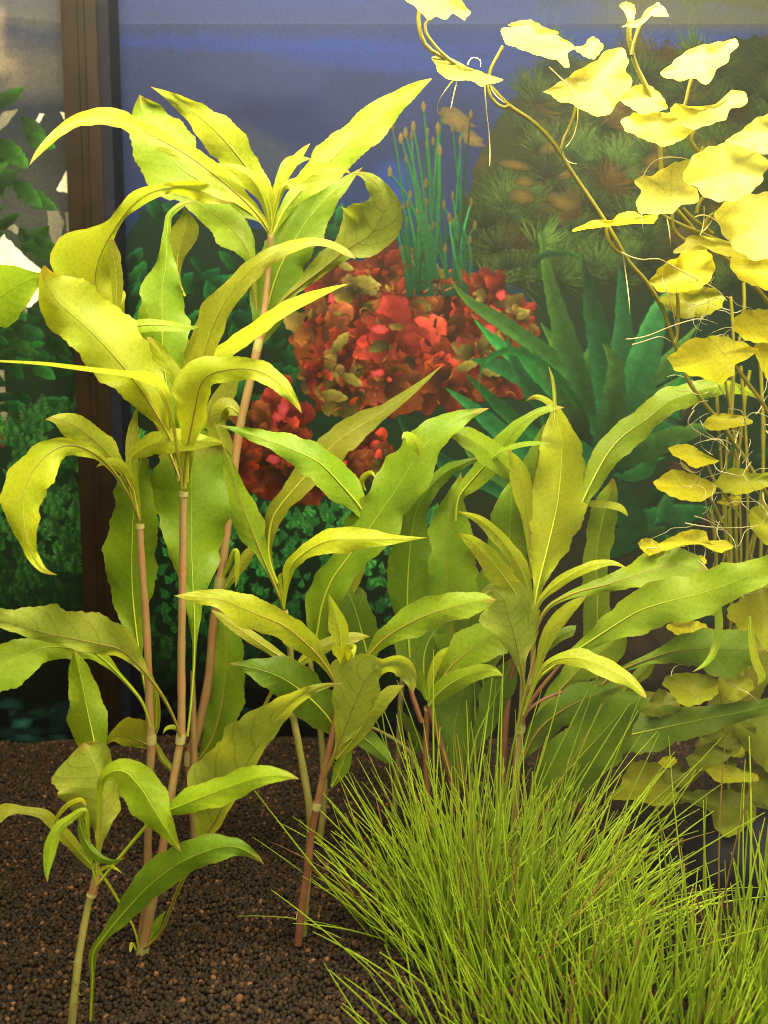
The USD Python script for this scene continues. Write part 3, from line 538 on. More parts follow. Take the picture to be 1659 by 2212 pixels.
# --- A: tallest stem on the left, node of red leaf stalks at its top
A = thing('stem_plant', 'leafy stem plant at left with thin horizontal leaf reaching the picture edge', 'aquarium plant', base(308, 2050, .40))
stem(A, [(306, 2064), (318, 2000), (333, 1930), (352, 1830), (374, 1690), (385, 1630), (391, 1590), (392, 1400), (395, 1200), (396, 1062)], [.400, .400, .400, .402, .405, .407, .408, .408, .408, .408], [11, 12, 11, 10, 9.5, 9, 9, 8.5, 8, 8], nodes=[(391, 1592), (396, 1062), (308, 2055)])
leaf(A, [(395,1056,3,3),(367,946,6,6),(333,886,20,32),(293,826,45,62),(250,773,55,75),(200,720,54,78),(133,660,45,70),(97,605,16,38),(96,573,1,1)], .408, .385, 'y', tau=.5, rho=.3, rib='rib_red')
leaf(A, [(397,1056,3,3),(406,960,12,12),(418,900,36,26),(428,850,58,26),(446,815,42,20),(490,799,28,26),(555,801,24,22),(610,835,16,16),(652,893,0,0)], .407, .375, 'y', tau=.35, rib='rib_dark')
leaf(A, [(400,1056,3,3),(408,930,4,4),(418,840,6,6),(455,782,18,18),(520,735,17,17),(580,690,16,16),(650,650,12,13),(753,613,0,0)], .412, .44, 'y', tau=1.6)
leaf(A, [(399,1056,3,3),(388,900,4,4),(378,815,12,16),(352,772,20,18),(325,735,7,6),(318,729,2,2)], .414, .42, 'y')
leaf(A, [(393,1056,3,3),(376,930,4,4),(355,855,8,14),(320,820,8,16),(270,808,5,8),(200,799,5,6),(130,790,4,5),(60,783,3,3),(0,780,2,2),(-24,779,0,0)], .404, .37, 'y', tau=2.4, rib='rib_red')
leaf(A, [(405,1590,3,3),(420,1410,4,4),(420,1330,14,14),(416,1250,28,40),(413,1150,62,72),(413,1070,85,88),(414,1000,80,85),(411,958,40,55),(410,950,2,2)], .415, .455, 'g', rho=.2, rib='rib_pale')
leaf(A, [(390,1040,3,3),(330,900,4,4),(250,770,20,30),(208,640,92,55),(216,553,90,34),(236,513,46,10),(260,475,18,6),(300,432,20,15),(367,406,13,12),(433,413,19,20),(480,432,9,9),(507,438,0,0)], .416, .40, 'y', tau=.3, rho=-.3, Ym=.43, rib='rib_dark')
leaf(A, [(245,690,4,4),(252,620,10,14),(246,560,12,14),(240,518,5,6)], .424, .424, 'o', rib='rib_pale')
leaf(A, [(385,1040,4,4),(368,900,20,20),(352,770,50,50),(350,690,54,54),(350,630,45,45),(358,570,20,20),(360,520,12,9),(362,475,6,8),(385,447,7,7),(418,434,0,0)], .43, .45, 'g', rho=.3)
leaf(A, [(282,716,2,2),(300,704,14,15),(340,702,13,14),(400,707,6,8),(432,706,0,0)], .425, .42, 'f', tau=.8)
leaf(A, [(405,1040,4,4),(418,870,20,20),(440,765,38,22),(465,690,38,25),(505,625,22,22),(545,580,20,22),(590,550,16,18),(650,525,11,12),(703,525,8,8),(740,540,8,8),(768,560,0,0)], .425, .40, 'o', tau=.9, rib='rib_pale')
leaf(A, [(390,1590,3,3),(355,1510,4,4),(318,1458,6,6),(280,1418,12,32),(240,1396,20,48),(180,1384,22,62),(110,1370,18,58),(40,1350,18,38),(-20,1335,10,20),(-50,1325,0,0)], .405, .37, 'p', tau=.1, rib='rib_dark')
leaf(A, [(300,2050,3,3),(283,1992,3,3),(255,1945,4,4),(225,1898,4,5),(180,1850,12,10),(140,1805,14,14),(105,1768,12,14),(50,1750,9,8),(10,1750,15,14),(-40,1775,20,15),(-80,1790,0,0)], .398, .37, 'o', tau=1.0)
leaf(A, [(308,2050,4,4),(350,2008,4,4),(388,1915,4,4),(430,1830,8,8),(465,1775,60,14),(500,1700,88,22),(545,1630,76,18),(590,1560,46,18),(640,1510,17,14),(690,1485,8,8),(745,1476,0,0)], .398, .37, 'p', tau=.4, Ym=.38, rib='rib_dark')
leaf(A, [(318,2050,2,2),(335,2005,9,9),(358,1967,0,0)], .405, .41, 'g')
leaf(A, [(294,2052,2,2),(284,2040,4,4),(282,2050,3,3),(281,2058,0,0)], .397, .392, 'y')

# --- B: second stem on the left with the long drooping leaf
Bp = thing('stem_plant', 'leafy stem plant at left whose pale leaf arches over and droops to a curled tip', 'aquarium plant', base(296, 2040, .408))
stem(Bp, [(300, 2050), (318, 1900), (320, 1792), (322, 1700), (327, 1606), (323, 1546), (320, 1440), (316, 1340), (307, 1223), (302, 1132)], .415, [9, 9, 9, 9, 9, 9, 8.5, 8, 7.5, 7], nodes=[(327, 1600), (302, 1132)])
leaf(Bp, [(300,1126,3,3),(285,1085,3,3),(257,1035,4,4),(217,990,7,8),(175,966,20,10),(125,968,26,22),(85,1000,42,34),(56,1050,48,50),(50,1110,34,37),(60,1170,18,18),(85,1222,9,9),(124,1242,0,0)], .413, .35, 'y', Ym=.38, tau=.5, rib='rib_dark')
leaf(Bp, [(302,1122,3,3),(282,1050,4,4),(252,1000,12,14),(215,960,30,28),(170,925,34,26),(130,906,16,12),(98,906,0,0)], .42, .41, 'y', tau=.6, rib='rib_red')
leaf(Bp, [(300,1110,3,3),(284,1035,7,8),(258,1002,9,10),(232,996,8,6),(208,1010,0,0)], .412, .40, 'y')
leaf(Bp, [(302,1115,3,3),(286,1030,12,12),(286,950,13,12),(297,876,0,0)], .424, .44, 'o')
leaf(Bp, [(300,1080,3,3),(291,990,7,7),(304,928,0,0)], .418, .42, 'f')
leaf(Bp, [(300,1115,3,3),(286,1040,4,4),(281,998,5,6),(310,968,20,20),(350,955,26,28),(400,951,21,22),(440,953,14,14),(488,957,0,0)], .411, .40, 'y', tau=.5)
leaf(Bp, [(322,1530,3,3),(304,1430,5,5),(293,1350,24,22),(286,1270,50,42),(285,1190,56,55),(288,1110,46,48),(296,1040,36,32),(305,985,10,10),(308,970,0,0)], .43, .455, 'g', rho=-.3, rib='rib_pale')
leaf(Bp, [(325,1570,3,3),(300,1506,4,4),(262,1462,5,5),(215,1418,14,14),(150,1400,22,18),(90,1400,32,24),(40,1420,48,42),(-20,1450,50,48),(-80,1490,20,20),(-100,1500,0,0)], .412, .36, 'f', tau=.6)
leaf(Bp, [(331,1618,3,3),(300,1600,14,52),(270,1592,20,42),(246,1592,12,14),(232,1608,0,0)], .42, .43, 'o', tau=-.5, rib='rib_dark')
leaf(Bp, [(328,1600,3,3),(338,1560,8,8),(336,1500,7,7),(326,1450,0,0)], .425, .43, 'o')
leaf(Bp, [(335,1600,2,2),(350,1640,10,6),(372,1666,6,4),(380,1690,0,0)], .42, .41, 'o')

# --- C: the high crown
C = thing('stem_plant', 'tallest leafy stem plant, its crown of broad leaves against the blue backdrop', 'aquarium plant', base(425, 1850, .50))
stem(C, [(426, 1850), (420, 1740), (412, 1640), (432, 1560), (450, 1473), (463, 1333), (475, 1255), (487, 1173), (505, 1020), (523, 900), (541, 820), (556, 752), (568, 690), (578, 600), (585, 505)], .50, [13, 13, 12, 11, 10, 9.5, 9, 9, 9, 9, 9, 8.5, 7.5, 6.5, 5.5], nodes=[(412, 1640), (475, 1258), (556, 755), (584, 512)])
stem(C, [(420, 1700), (418, 1560), (416, 1450)], .495, [9, 7, 5], name='side_shoot')
CL = [([(583,505,4,4),(560,468,8,10),(500,408,17,20),(433,355,18,24),(380,320,20,22),(317,287,20,20),(267,258,20,17),(200,252,17,16),(150,268,14,12),(110,300,10,9),(83,328,7,6),(63,358,0,0)], .49, .42, 'y', .8),
      ([(585,500,3,3),(578,430,12,14),(540,370,36,28),(490,308,40,38),(440,260,30,31),(390,222,16,15),(325,187,0,0)], .50, .47, 'y', .5),
      ([(572,480,4,4),(480,420,34,30),(400,370,64,55),(350,310,72,58),(315,250,32,42),(301,204,0,0)], .51, .53, 'f', .3),
      ([(590,505,4,4),(625,440,15,18),(670,390,28,36),(725,335,37,40),(780,285,35,38),(830,240,27,32),(880,200,16,20),(932,169,0,2)], .51, .53, 'f', .5),
      ([(563,745,4,4),(572,690,28,35),(596,600,52,52),(635,520,52,48),(680,455,31,38),(730,405,14,18),(784,361,0,0)], .505, .51, 'g', .3),
      ([(585,505,3,3),(600,440,4,4),(612,405,7,8),(650,397,17,15),(690,370,15,14),(725,362,10,10),(758,375,0,0)], .488, .47, 'y', .9),
      ([(588,500,3,3),(603,400,11,12),(625,362,11,12),(650,330,7,8),(671,309,0,0)], .50, .50, 'y', .5),
      ([(583,505,3,3),(573,440,10,10),(550,395,20,20),(515,368,12,12),(454,356,0,0)], .492, .47, 'y', .6),
      ([(586,500,3,3),(602,400,10,10),(622,358,14,14),(672,343,0,0)], .52, .53, 'g', .5),
      ([(560,745,3,3),(552,640,5,5),(541,560,14,10),(505,500,38,38),(450,455,28,35),(400,425,15,20),(358,409,0,0)], .508, .50, 'f', .4),
      ([(400,640,3,3),(383,590,7,7),(386,545,16,18),(398,500,26,31),(400,465,10,12),(396,448,0,0)], .515, .515, 'o', .3)]
for p, a, b, k, t in CL: leaf(C, p, a, b, k, tau=t)
leaf(C, [(566,740,3,3),(628,634,8,8),(690,586,24,12),(745,543,36,20),(795,510,77,42),(822,465,66,52),(826,420,30,22),(806,390,20,12),(785,377,8,6),(753,377,0,0)], .50, .48, 'p', tau=.45, rho=.3, rib='rib_dark')
leaf(C, [(420,1650,4,4),(460,1590,20,36),(482,1500,34,42),(488,1430,30,38),(487,1370,22,28),(478,1320,8,10),(470,1300,0,0)], .505, .52, 'g', rho=.4)
leaf(C, [(478,1255,3,3),(492,1225,5,5),(508,1190,6,6),(512,1240,5,5),(508,1270,0,0)], .498, .49, 'y')
leaf(C, [(470,1290,3,3),(500,1250,9,9),(530,1205,12,13),(560,1170,0,0)], .505, .51, 'o')
leaf(C, [(392,1588,2,2),(380,1572,5,5),(362,1572,4,4),(352,1586,0,0)], .49, .48, 'y')
for p in ([(505,1020),(470,930),(455,880)], [(523,900),(490,880),(470,950)]): leaf(C, [(x, y, w, w) for (x, y), w in zip(p, (3, 22, 0))], .505, .51, 'o')
leaf(C, [(490,1150,3,3),(470,1050,22,20),(465,960,26,24),(480,860,20,22),(510,800,8,8),(520,780,0,0)], .52, .53, 'o', rib='rib_pale')
leaf(C, [(500,1080,3,3),(452,980,18,18),(432,930,16,20),(455,905,0,0)], .515, .52, 'g')

# --- G: only one leaf shows at the left edge
G = thing('stem_plant', 'plant at the far left edge showing only one broad leaf beside the white patches', 'aquarium plant', base(-150, 1900))
stem(G, [(-150, 1900), (-130, 1300), (-105, 800), (-92, 730)], .45, [9, 8, 7, 4])
leaf(G, [(-95,735,6,6),(-70,705,30,30),(-40,670,52,52),(0,642,66,62),(40,617,50,40),(70,602,20,22),(94,592,0,0)], .45, .44, 'f', tau=.5)

# --- I: bottom left corner
I = thing('stem_plant', 'small stem plant in the bottom left corner on a pale bare rooted stalk', 'aquarium plant', base(150, 2240))
stem(I, [(150, 2270), (157, 2192), (167, 2092), (177, 2026), (190, 1959), (200, 1928)], [.345, .345, .348, .35, .352, .353], [10, 9.5, 9, 8.5, 8, 9], 'stem_green', nodes=[(200, 1929)])
stem(I, [(200, 1929), (206, 1900), (210, 1870)], .353, [10, 9, 6], 'stem_pink', name='leaf_sheath')
for p in ([(160,2080),(150,2078),(154,2086)], [(163,2126),(178,2120),(190,2128)], [(166,2140),(176,2150),(184,2140)], [(163,2168),(176,2162),(184,2166)], [(160,2120),(152,2122)]): strand(I, p, .345, 1.1, 'stem_green')
leaf(I, [(207,1920,4,4),(213,1840,5,5),(217,1792,15,18),(220,1740,72,36),(215,1690,100,40),(200,1650,86,42),(185,1615,30,30),(180,1604,0,0)], .353, .365, 'p', rho=.2, rib='rib_dark')
leaf(I, [(222,1720,3,3),(212,1660,14,14),(203,1600,36,28),(190,1540,43,37),(178,1480,31,30),(167,1430,15,14),(159,1402,0,0)], .365, .38, 'f', rho=-.2, rib='rib_pale')
leaf(I, [(207,1910,3,3),(213,1760,4,4),(218,1690,8,8),(245,1666,20,26),(280,1674,38,42),(315,1718,41,46),(345,1768,28,28),(370,1808,14,14),(390,1840,0,0)], .352, .325, 'f', tau=.5, rib='rib_pale')
leaf(I, [(207,1915,3,3),(262,1848,4,4),(315,1785,4,4),(352,1757,6,6),(385,1742,20,20),(430,1724,28,28),(490,1702,28,31),(550,1682,27,22),(600,1675,16,13),(646,1683,0,0)], .353, .33, 'f', tau=.7, rib='rib_pale')
leaf(I, [(194,2225,4,4),(200,2110,5,5),(200,2065,9,9),(220,2030,9,9),(260,1980,18,20),(310,1925,31,29),(370,1875,40,31),(440,1840,33,31),(500,1828,21,21),(545,1845,9,9),(571,1869,0,0)], .35, .325, 'd', tau=.4, rib='rib_pale')
leaf(I, [(204,1900,2,2),(190,1800,4,4),(186,1754,6,6),(155,1765,9,8),(122,1795,12,12),(108,1840,13,13),(102,1880,6,7),(103,1907,0,0)], .352, .33, 'f', tau=.5)
leaf(I, [(117,1780,2,2),(142,1742,5,5),(172,1727,5,5),(188,1746,0,0)], .35, .345, 'y')
leaf(I, [(206,1900,2,2),(172,1766,3,3),(178,1800,6,10),(200,1838,8,14),(235,1858,4,9),(274,1850,0,0)], .35, .335, 'd', rib='rib_pale')
leaf(I, [(207,1892,2,2),(235,1872,4,4),(264,1888,0,0)], .349, .34, 'y')

# --- K: first stem right of the left group, bare green lower stem
K = thing('stem_plant', 'stem plant left of the grass tuft with bare green lower stem and right pointing leaf', 'aquarium plant', base(664, 1880, .412))
stem(K, [(655, 2020), (664, 1900), (670, 1800), (666, 1726), (653, 1653), (640, 1583), (631, 1536), (627, 1406), (613, 1319)], .413, [8, 8.5, 9, 9, 8.5, 8, 8, 7, 7], 'stem_green', nodes=[(632, 1540), (613, 1320)])
leaf(K, [(613,1315,3,3),(590,1255,4,4),(568,1205,10,12),(540,1135,30,30),(515,1070,24,22),(498,1010,15,10),(482,963,0,0)], .415, .41, 'f', rho=.3, rib='rib_red')
leaf(K, [(613,1315,3,3),(618,1265,6,6),(625,1230,14,11),(650,1200,14,15),(690,1175,20,23),(730,1165,27,28),(790,1165,21,21),(855,1164,9,10),(924,1161,0,0)], .412, .385, 'y', tau=.7)
leaf(K, [(612,1310,2,2),(606,1270,5,5),(604,1245,4,4),(612,1238,0,0)], .41, .408, 'y')
leaf(K, [(632,1540,3,3),(590,1490,4,4),(565,1535,3,3),(550,1560,0,0)], .42, .42, 'o')
leaf(K, [(630,1430,3,3),(590,1408,10,11),(540,1375,12,13),(490,1340,10,10),(455,1317,0,0)], .425, .43, 'o')
leaf(K, [(632,1500,3,3),(640,1440,5,8),(690,1400,14,16),(740,1380,14,16),(800,1375,0,0)], .43, .44, 'o')
strand(K, [(640,1985),(648,1960),(655,1975),(664,1940)], .412, .8)

# --- L: red stem in front with pale leaf
Lp = thing('stem_plant', 'stem plant with red lower stem and grey green leaf underside with dark midrib', 'aquarium plant', base(646, 2030))
stem(Lp, [(644, 2040), (652, 1960), (663, 1886), (676, 1782), (686, 1732), (700, 1666), (714, 1606), (726, 1540), (737, 1460)], .405, [9, 9, 9, 8.5, 8, 7.5, 7, 6, 5], 'stem_red', nodes=[(684, 1740)])
leaf(Lp, [(700,1680,4,4),(722,1630,4,4),(745,1572,22,24),(768,1515,56,42),(788,1472,74,34),(806,1449,44,20),(832,1438,14,14),(866,1438,22,24),(884,1460,16,18),(891,1499,0,0)], .403, .39, 'p', tau=.2, rib='rib_dark')
leaf(Lp, [(733,1500,3,3),(718,1462,5,5),(690,1420,13,13),(650,1380,25,28),(600,1345,32,28),(550,1325,36,32),(490,1300,23,26),(430,1290,14,14),(376,1287,0,0)], .403, .37, 'y', tau=.7, rib='rib_red')
leaf(Lp, [(735,1600,4,4),(705,1545,36,46),(660,1500,46,46),(610,1465,38,44),(555,1445,22,24),(496,1434,0,0)], .408, .40, 'd', tau=.4, rib='rib_pale')
leaf(Lp, [(738,1450,3,3),(737,1400,10,12),(733,1360,22,20),(722,1320,12,12),(709,1282,0,0)], .406, .41, 'y')
leaf(Lp, [(739,1450,3,3),(738,1418,11,11),(728,1404,13,9),(715,1398,0,0)], .404, .39, 'y')
leaf(Lp, [(741,1448,3,3),(750,1408,9,11),(762,1398,8,10),(763,1424,0,0)], .403, .39, 'y')
leaf(Lp, [(760,1482,3,3),(790,1425,5,6),(830,1380,22,19),(880,1348,31,30),(940,1322,35,32),(1000,1306,27,29),(1040,1298,16,20),(1072,1296,0,0)], .405, .395, 'f', tau=.5, rib='rib_red')
leaf(Lp, [(726,1640,4,4),(760,1600,14,14),(800,1540,20,22),(840,1500,16,14),(874,1480,0,0)], .41, .415, 'o')
leaf(Lp, [(735,1560,4,4),(775,1585,22,20),(815,1618,20,16),(850,1655,0,0)], .412, .41, 'd')
leaf(Lp, [(716,1700,3,3),(740,1650,14,16),(752,1610,10,12),(770,1580,0,0)], .415, .42, 'g')

# --- N: long leaves behind, toward the red printed plant
N = thing('stem_plant', 'stem plant behind with long leaves crossing the red printed plant', 'aquarium plant', base(690, 1810, .515))
stem(N, [(690, 1815), (700, 1700), (690, 1560), (672, 1440), (668, 1400)], .51, [8, 8, 7, 6, 5], 'stem_green')
leaf(N, [(668,1420,4,4),(682,1380,15,18),(695,1310,36,40),(725,1240,32,35),(770,1180,40,46),(820,1110,50,50),(860,1050,50,50),(900,985,46,46),(940,940,34,30),(990,905,18,18),(1057,882,0,0)], .47, .46, 'g', rho=-.4, rib='rib_pale')
leaf(N, [(905,985,3,3),(893,950,14,12),(876,940,8,8),(868,950,0,0)], .455, .45, 'f')
leaf(N, [(800,1135,4,4),(770,1085,22,22),(735,1045,36,34),(690,1000,42,34),(640,975,26,30),(590,955,18,24),(540,938,12,15),(515,930,7,8),(470,917,0,0)], .475, .45, 'g', tau=.6, rib='rib_pale')
leaf(N, [(600,1260,3,3),(580,1175,9,9),(600,1100,19,21),(650,1040,25,25),(710,970,31,38),(770,925,27,27),(840,880,14,14),(900,836,7,7),(959,785,0,0)], .52, .53, 'o', tau=.4, rib='rib_pale')
leaf(N, [(800,1440,4,4),(785,1380,36,36),(765,1310,33,34),(745,1265,15,16),(735,1244,0,0)], .49, .50, 'd', rib='rib_pale')
leaf(N, [(790,1060,2,2),(786,1032,8,5),(800,1022,6,4),(812,1034,0,0)], .49, .48, 'y')
leaf(N, [(720,1330,3,3),(755,1270,14,14),(775,1225,14,14),(790,1190,0,0)], .50, .50, 'o')

# --- T: dark middle plant
T = thing('stem_plant', 'dark leafy stem plant in the middle behind the grass tuft', 'aquarium plant', base(926, 1790, .52))
stem(T, [(930, 1800), (922, 1690), (920, 1600), (926, 1526)], .47, [7, 7, 7, 8], 'stem_red', nodes=[(926, 1528)])
stem(T, [(985, 1750), (966, 1653), (950, 1600), (926, 1526)], .468, [7, 7, 7, 6], 'stem_red', name='side_stem')
stem(T, [(850, 1770), (860, 1650), (866, 1506), (880, 1400)], .52, [7, 7, 6.5, 5], 'stem_green', name='side_stem')
stem(T, [(892, 1660), (880, 1620), (840, 1590), (800, 1570)], .50, [5, 5, 4, 3], 'stem_green', name='side_stem')
stem(T, [(910, 1560), (900, 1530), (893, 1510), (885, 1440)], .468, [5, 6, 6, 4], 'stem_red', name='side_stem')
leaf(T, [(926,1526,3,3),(950,1495,20,20),(985,1470,22,23),(1030,1452,16,17),(1060,1448,10,13),(1087,1461,0,0)], .465, .44, 'f', tau=.6)
leaf(T, [(928,1520,3,3),(950,1475,11,11),(985,1430,31,27),(1030,1395,44,40),(1070,1370,32,42),(1112,1350,0,0)], .468, .46, 'f', tau=.6, rib='rib_red')
leaf(T, [(926,1515,3,3),(932,1460,8,9),(948,1420,9,10),(971,1397,0,0)], .466, .466, 'y')
leaf(T, [(922,1512,3,3),(910,1465,8,8),(905,1440,0,0)], .464, .46, 'f')
leaf(T, [(1000,1700,4,4),(985,1620,32,36),(985,1550,46,46),(1000,1490,36,40),(1012,1445,0,0)], .485, .50, 'd', rib='rib_red')
leaf(T, [(1015,1650,4,4),(1038,1570,14,24),(1068,1510,32,32),(1092,1460,26,26),(1108,1420,0,0)], .482, .49, 'd', rib='rib_pale')
leaf(T, [(920,1500,4,4),(915,1450,42,60),(920,1400,62,62),(950,1350,52,52),(995,1305,0,0)], .50, .51, 'd', rib='rib_pale')
leaf(T, [(885,1420,3,3),(880,1340,22,24),(880,1270,41,43),(885,1190,39,41),(895,1120,26,26),(925,1058,17,19),(970,1015,14,15),(1010,998,7,8),(1052,984,0,0)], .485, .475, 'g', tau=.4, rib='rib_pale')
leaf(T, [(985,1450,4,4),(978,1370,42,52),(970,1290,62,72),(965,1210,52,64),(968,1140,36,46),(980,1080,22,26),(992,1045,10,8),(996,1019,0,0)], .505, .52, 'g', rib='rib_dark')
leaf(T, [(1045,1480,3,3),(1040,1400,40,46),(1052,1330,44,50),(1060,1260,34,40),(1070,1200,0,0)], .51, .52, 'd', rib='rib_pale')
leaf(T, [(870,1640,3,3),(900,1600,14,12),(880,1560,10,10),(860,1530,0,0)], .51, .51, 'd')

# --- S: right centre
Sp = thing('stem_plant', 'leafy stem plant right of centre with an upright pale ribbed leaf and pink leaf tips', 'aquarium plant', base(1112, 1915, .455))
stem(Sp, [(1110, 1915), (1113, 1740), (1117, 1640), (1124, 1572), (1133, 1500), (1148, 1470), (1152, 1400), (1150, 1310)], .455, [9, 9, 9, 9, 7, 6.5, 5.5, 4.5], 'stem_pink', nodes=[(1124, 1572), (1149, 1472)])
stem(Sp, [(1085, 1800), (1088, 1606), (1098, 1500), (1110, 1430)], .49, [9, 9, 8, 6], 'stem_red', name='side_stem')
stem(Sp, [(1075, 1700), (1086, 1580), (1088, 1495)], .495, [6, 6, 5], 'stem_pink', name='side_stem')
SL = [([(1152,1330,3,3),(1163,1262,11,14),(1180,1195,36,33),(1200,1110,54,62),(1210,1040,57,58),(1213,970,46,46),(1205,910,24,19),(1188,872,7,8),(1160,857,6,5),(1135,868,0,0)], .455, .49, 'y', .3, 'rib_pale'),
      ([(1220,1170,4,4),(1262,1075,14,14),(1300,1000,26,27),(1350,938,30,34),(1400,903,27,26),(1440,870,30,26),(1490,850,24,24),(1550,835,16,20),(1610,845,8,8),(1650,870,0,0)], .475, .50, 'f', .6, None),
      ([(985,1125,3,3),(1000,1060,12,15),(1030,1025,19,25),(1070,980,21,25),(1110,930,16,17),(1150,897,9,10),(1190,882,7,7),(1219,881,0,0)], .49, .47, 'f', .8, None),
      ([(1178,1120,3,3),(1140,1055,12,13),(1095,1010,22,23),(1050,970,27,27),(1010,945,24,23),(985,938,14,12),(962,946,0,0)], .475, .465, 'f', .6, 'rib_pale'),
      ([(1050,1000,2,2),(1090,972,6,6),(1140,958,5,6),(1193,959,0,0)], .47, .455, 'f', 1.2, None),
      ([(1198,905,3,3),(1198,860,4,4),(1194,820,4,3),(1184,789,0,0)], .47, .48, 'o', .4, None),
      ([(1150,1250,3,3),(1140,1130,11,10),(1125,1040,21,22),(1108,990,10,10),(1097,970,0,0)], .465, .46, 'y', .4, None),
      ([(1170,1150,10,10),(1150,1050,26,26),(1165,960,15,15),(1177,914,0,0)], .485, .49, 'g', .4, None),
      ([(1130,1330,4,4),(1110,1250,46,36),(1100,1160,46,40),(1105,1080,26,30),(1110,1028,0,0)], .49, .50, 'g', .3, 'rib_pale'),
      ([(1150,1340,3,3),(1143,1280,8,8),(1120,1220,16,17),(1085,1170,15,15),(1045,1130,11,11),(989,1105,0,0)], .456, .44, 'y', .6, None),
      ([(1137,1350,4,4),(1115,1285,22,21),(1080,1235,27,23),(1045,1195,19,19),(1015,1168,13,12),(992,1152,0,0)], .45, .43, 'y', .6, None),
      ([(1152,1340,3,3),(1175,1285,6,8),(1215,1253,12,12),(1265,1226,10,12),(1315,1215,6,7),(1358,1231,0,0)], .452, .43, 'y', .7, None),
      ([(1150,1400,3,3),(1200,1300,5,6),(1260,1275,11,12),(1320,1260,19,18),(1380,1240,31,29),(1440,1222,39,36),(1490,1225,31,30),(1532,1242,0,0)], .455, .43, 'f', .7, None),
      ([(1128,1545,3,3),(1180,1450,5,5),(1255,1398,12,13),(1310,1362,25,27),(1370,1325,41,45),(1440,1300,46,50),(1520,1280,45,44),(1590,1255,39,36),(1650,1230,29,28),(1700,1205,15,15),(1745,1188,0,0)], .452, .385, 'f', .6, 'rib_pale'),
      ([(1140,1520,3,3),(1165,1430,8,8),(1185,1370,15,15),(1215,1330,15,15),(1245,1302,9,10),(1268,1287,0,0)], .448, .44, 'y', .6, None),
      ([(1125,1560,4,4),(1131,1482,4,4),(1121,1420,13,18),(1110,1370,36,56),(1098,1330,56,72),(1085,1292,40,48),(1064,1275,20,15),(1046,1290,11,11),(1047,1322,0,0)], .45, .44, 'p', .3, 'rib_dark'),
      ([(1130,1545,3,3),(1150,1490,4,4),(1172,1445,6,6),(1210,1423,11,11),(1260,1424,21,21),(1310,1443,19,21),(1355,1468,13,13),(1385,1495,8,7),(1397,1509,0,0)], .448, .40, 'y', .6, None),
      ([(1150,1800,4,4),(1180,1730,34,40),(1230,1660,62,66),(1290,1595,66,63),(1340,1540,43,41),(1385,1508,18,19),(1418,1497,0,0)], .46, .45, 'g', .4, 'rib_pale'),
      ([(1130,1640,4,4),(1180,1560,26,32),(1240,1520,36,36),(1300,1495,26,31),(1352,1479,0,0)], .475, .47, 'd', .4, None),
      ([(1150,1570,4,4),(1210,1490,22,22),(1270,1430,36,36),(1320,1392,36,31),(1350,1340,0,0)], .48, .48, 'f', .4, 'rib_red'),
      ([(1290,1490,4,4),(1290,1380,26,26),(1290,1290,31,26),(1288,1200,26,27),(1300,1130,29,31),(1312,1080,20,23),(1322,1050,10,10),(1324,1034,3,3)], .50, .51, 'f', .3, None),
      ([(1258,1088,5,5),(1280,1088,7,7),(1310,1090,8,8),(1335,1095,8,8),(1357,1116,0,0)], .49, .48, 'y', .7, None),
      ([(1155,1320,3,3),(1160,1285,6,6),(1158,1240,0,0)], .458, .46, 'y', .4, None),
      ([(1165,1420,3,3),(1200,1380,12,12),(1245,1360,10,10),(1243,1362,0,0)], .46, .46, 'd', .4, None)]
for p, a, b, k, t, r in SL: leaf(Sp, p, a, b, k, tau=t, rib=r)
for p in ([(1124,1570),(1150,1510),(1190,1460),(1220,1425)], [(1124,1572),(1145,1530),(1175,1510),(1215,1495)], [(1124,1572),(1127,1500),(1128,1440)]): stem(Sp, p, .452, [5, 4.5, 4, 3], 'stem_red' if p[1][0] != 1127 else 'stem_green', name='leaf_stalk') if len(p) == 4 else stem(Sp, p, .452, [6, 5, 4], 'stem_green', name='leaf_stalk')

# --- R: right lower
R = thing('stem_plant', 'stem plant at right with broad olive leaves under the trailing round leaves', 'aquarium plant', base(1260, 1850, .50))
stem(R, [(1262, 1850), (1255, 1700), (1280, 1560), (1310, 1460)], .485, [8, 8, 7, 5], 'stem_red')
leaf(R, [(1300,1480,4,4),(1345,1445,6,8),(1400,1424,11,11),(1450,1408,23,25),(1510,1402,39,43),(1570,1405,47,54),(1620,1405,36,36),(1652,1405,0,0)], .47, .44, 'g', tau=.4, rib='rib_dark')
leaf(R, [(1250,1680,4,4),(1310,1620,22,26),(1370,1585,43,42),(1440,1570,41,41),(1510,1555,31,33),(1590,1540,21,21),(1660,1523,17,18),(1730,1500,0,0)], .475, .45, 'g', tau=.5)
leaf(R, [(1300,1560,4,4),(1340,1500,10,10),(1390,1450,14,14),(1420,1420,0,0)], .49, .50, 'f')
leaf(R, [(1480,1700,4,4),(1540,1600,30,30),(1600,1480,50,50),(1640,1380,60,60),(1650,1300,40,40),(1660,1240,0,0)], .54, .55, 'o')
leaf(R, [(1560,1215,3,3),(1550,1290,8,8),(1553,1350,9,9),(1540,1410,8,7),(1495,1452,0,0)], .42, .40, 'f')
leaf(R, [(1620,1330,3,3),(1630,1420,9,9),(1645,1460,9,9),(1636,1480,0,0)], .42, .41, 'y')

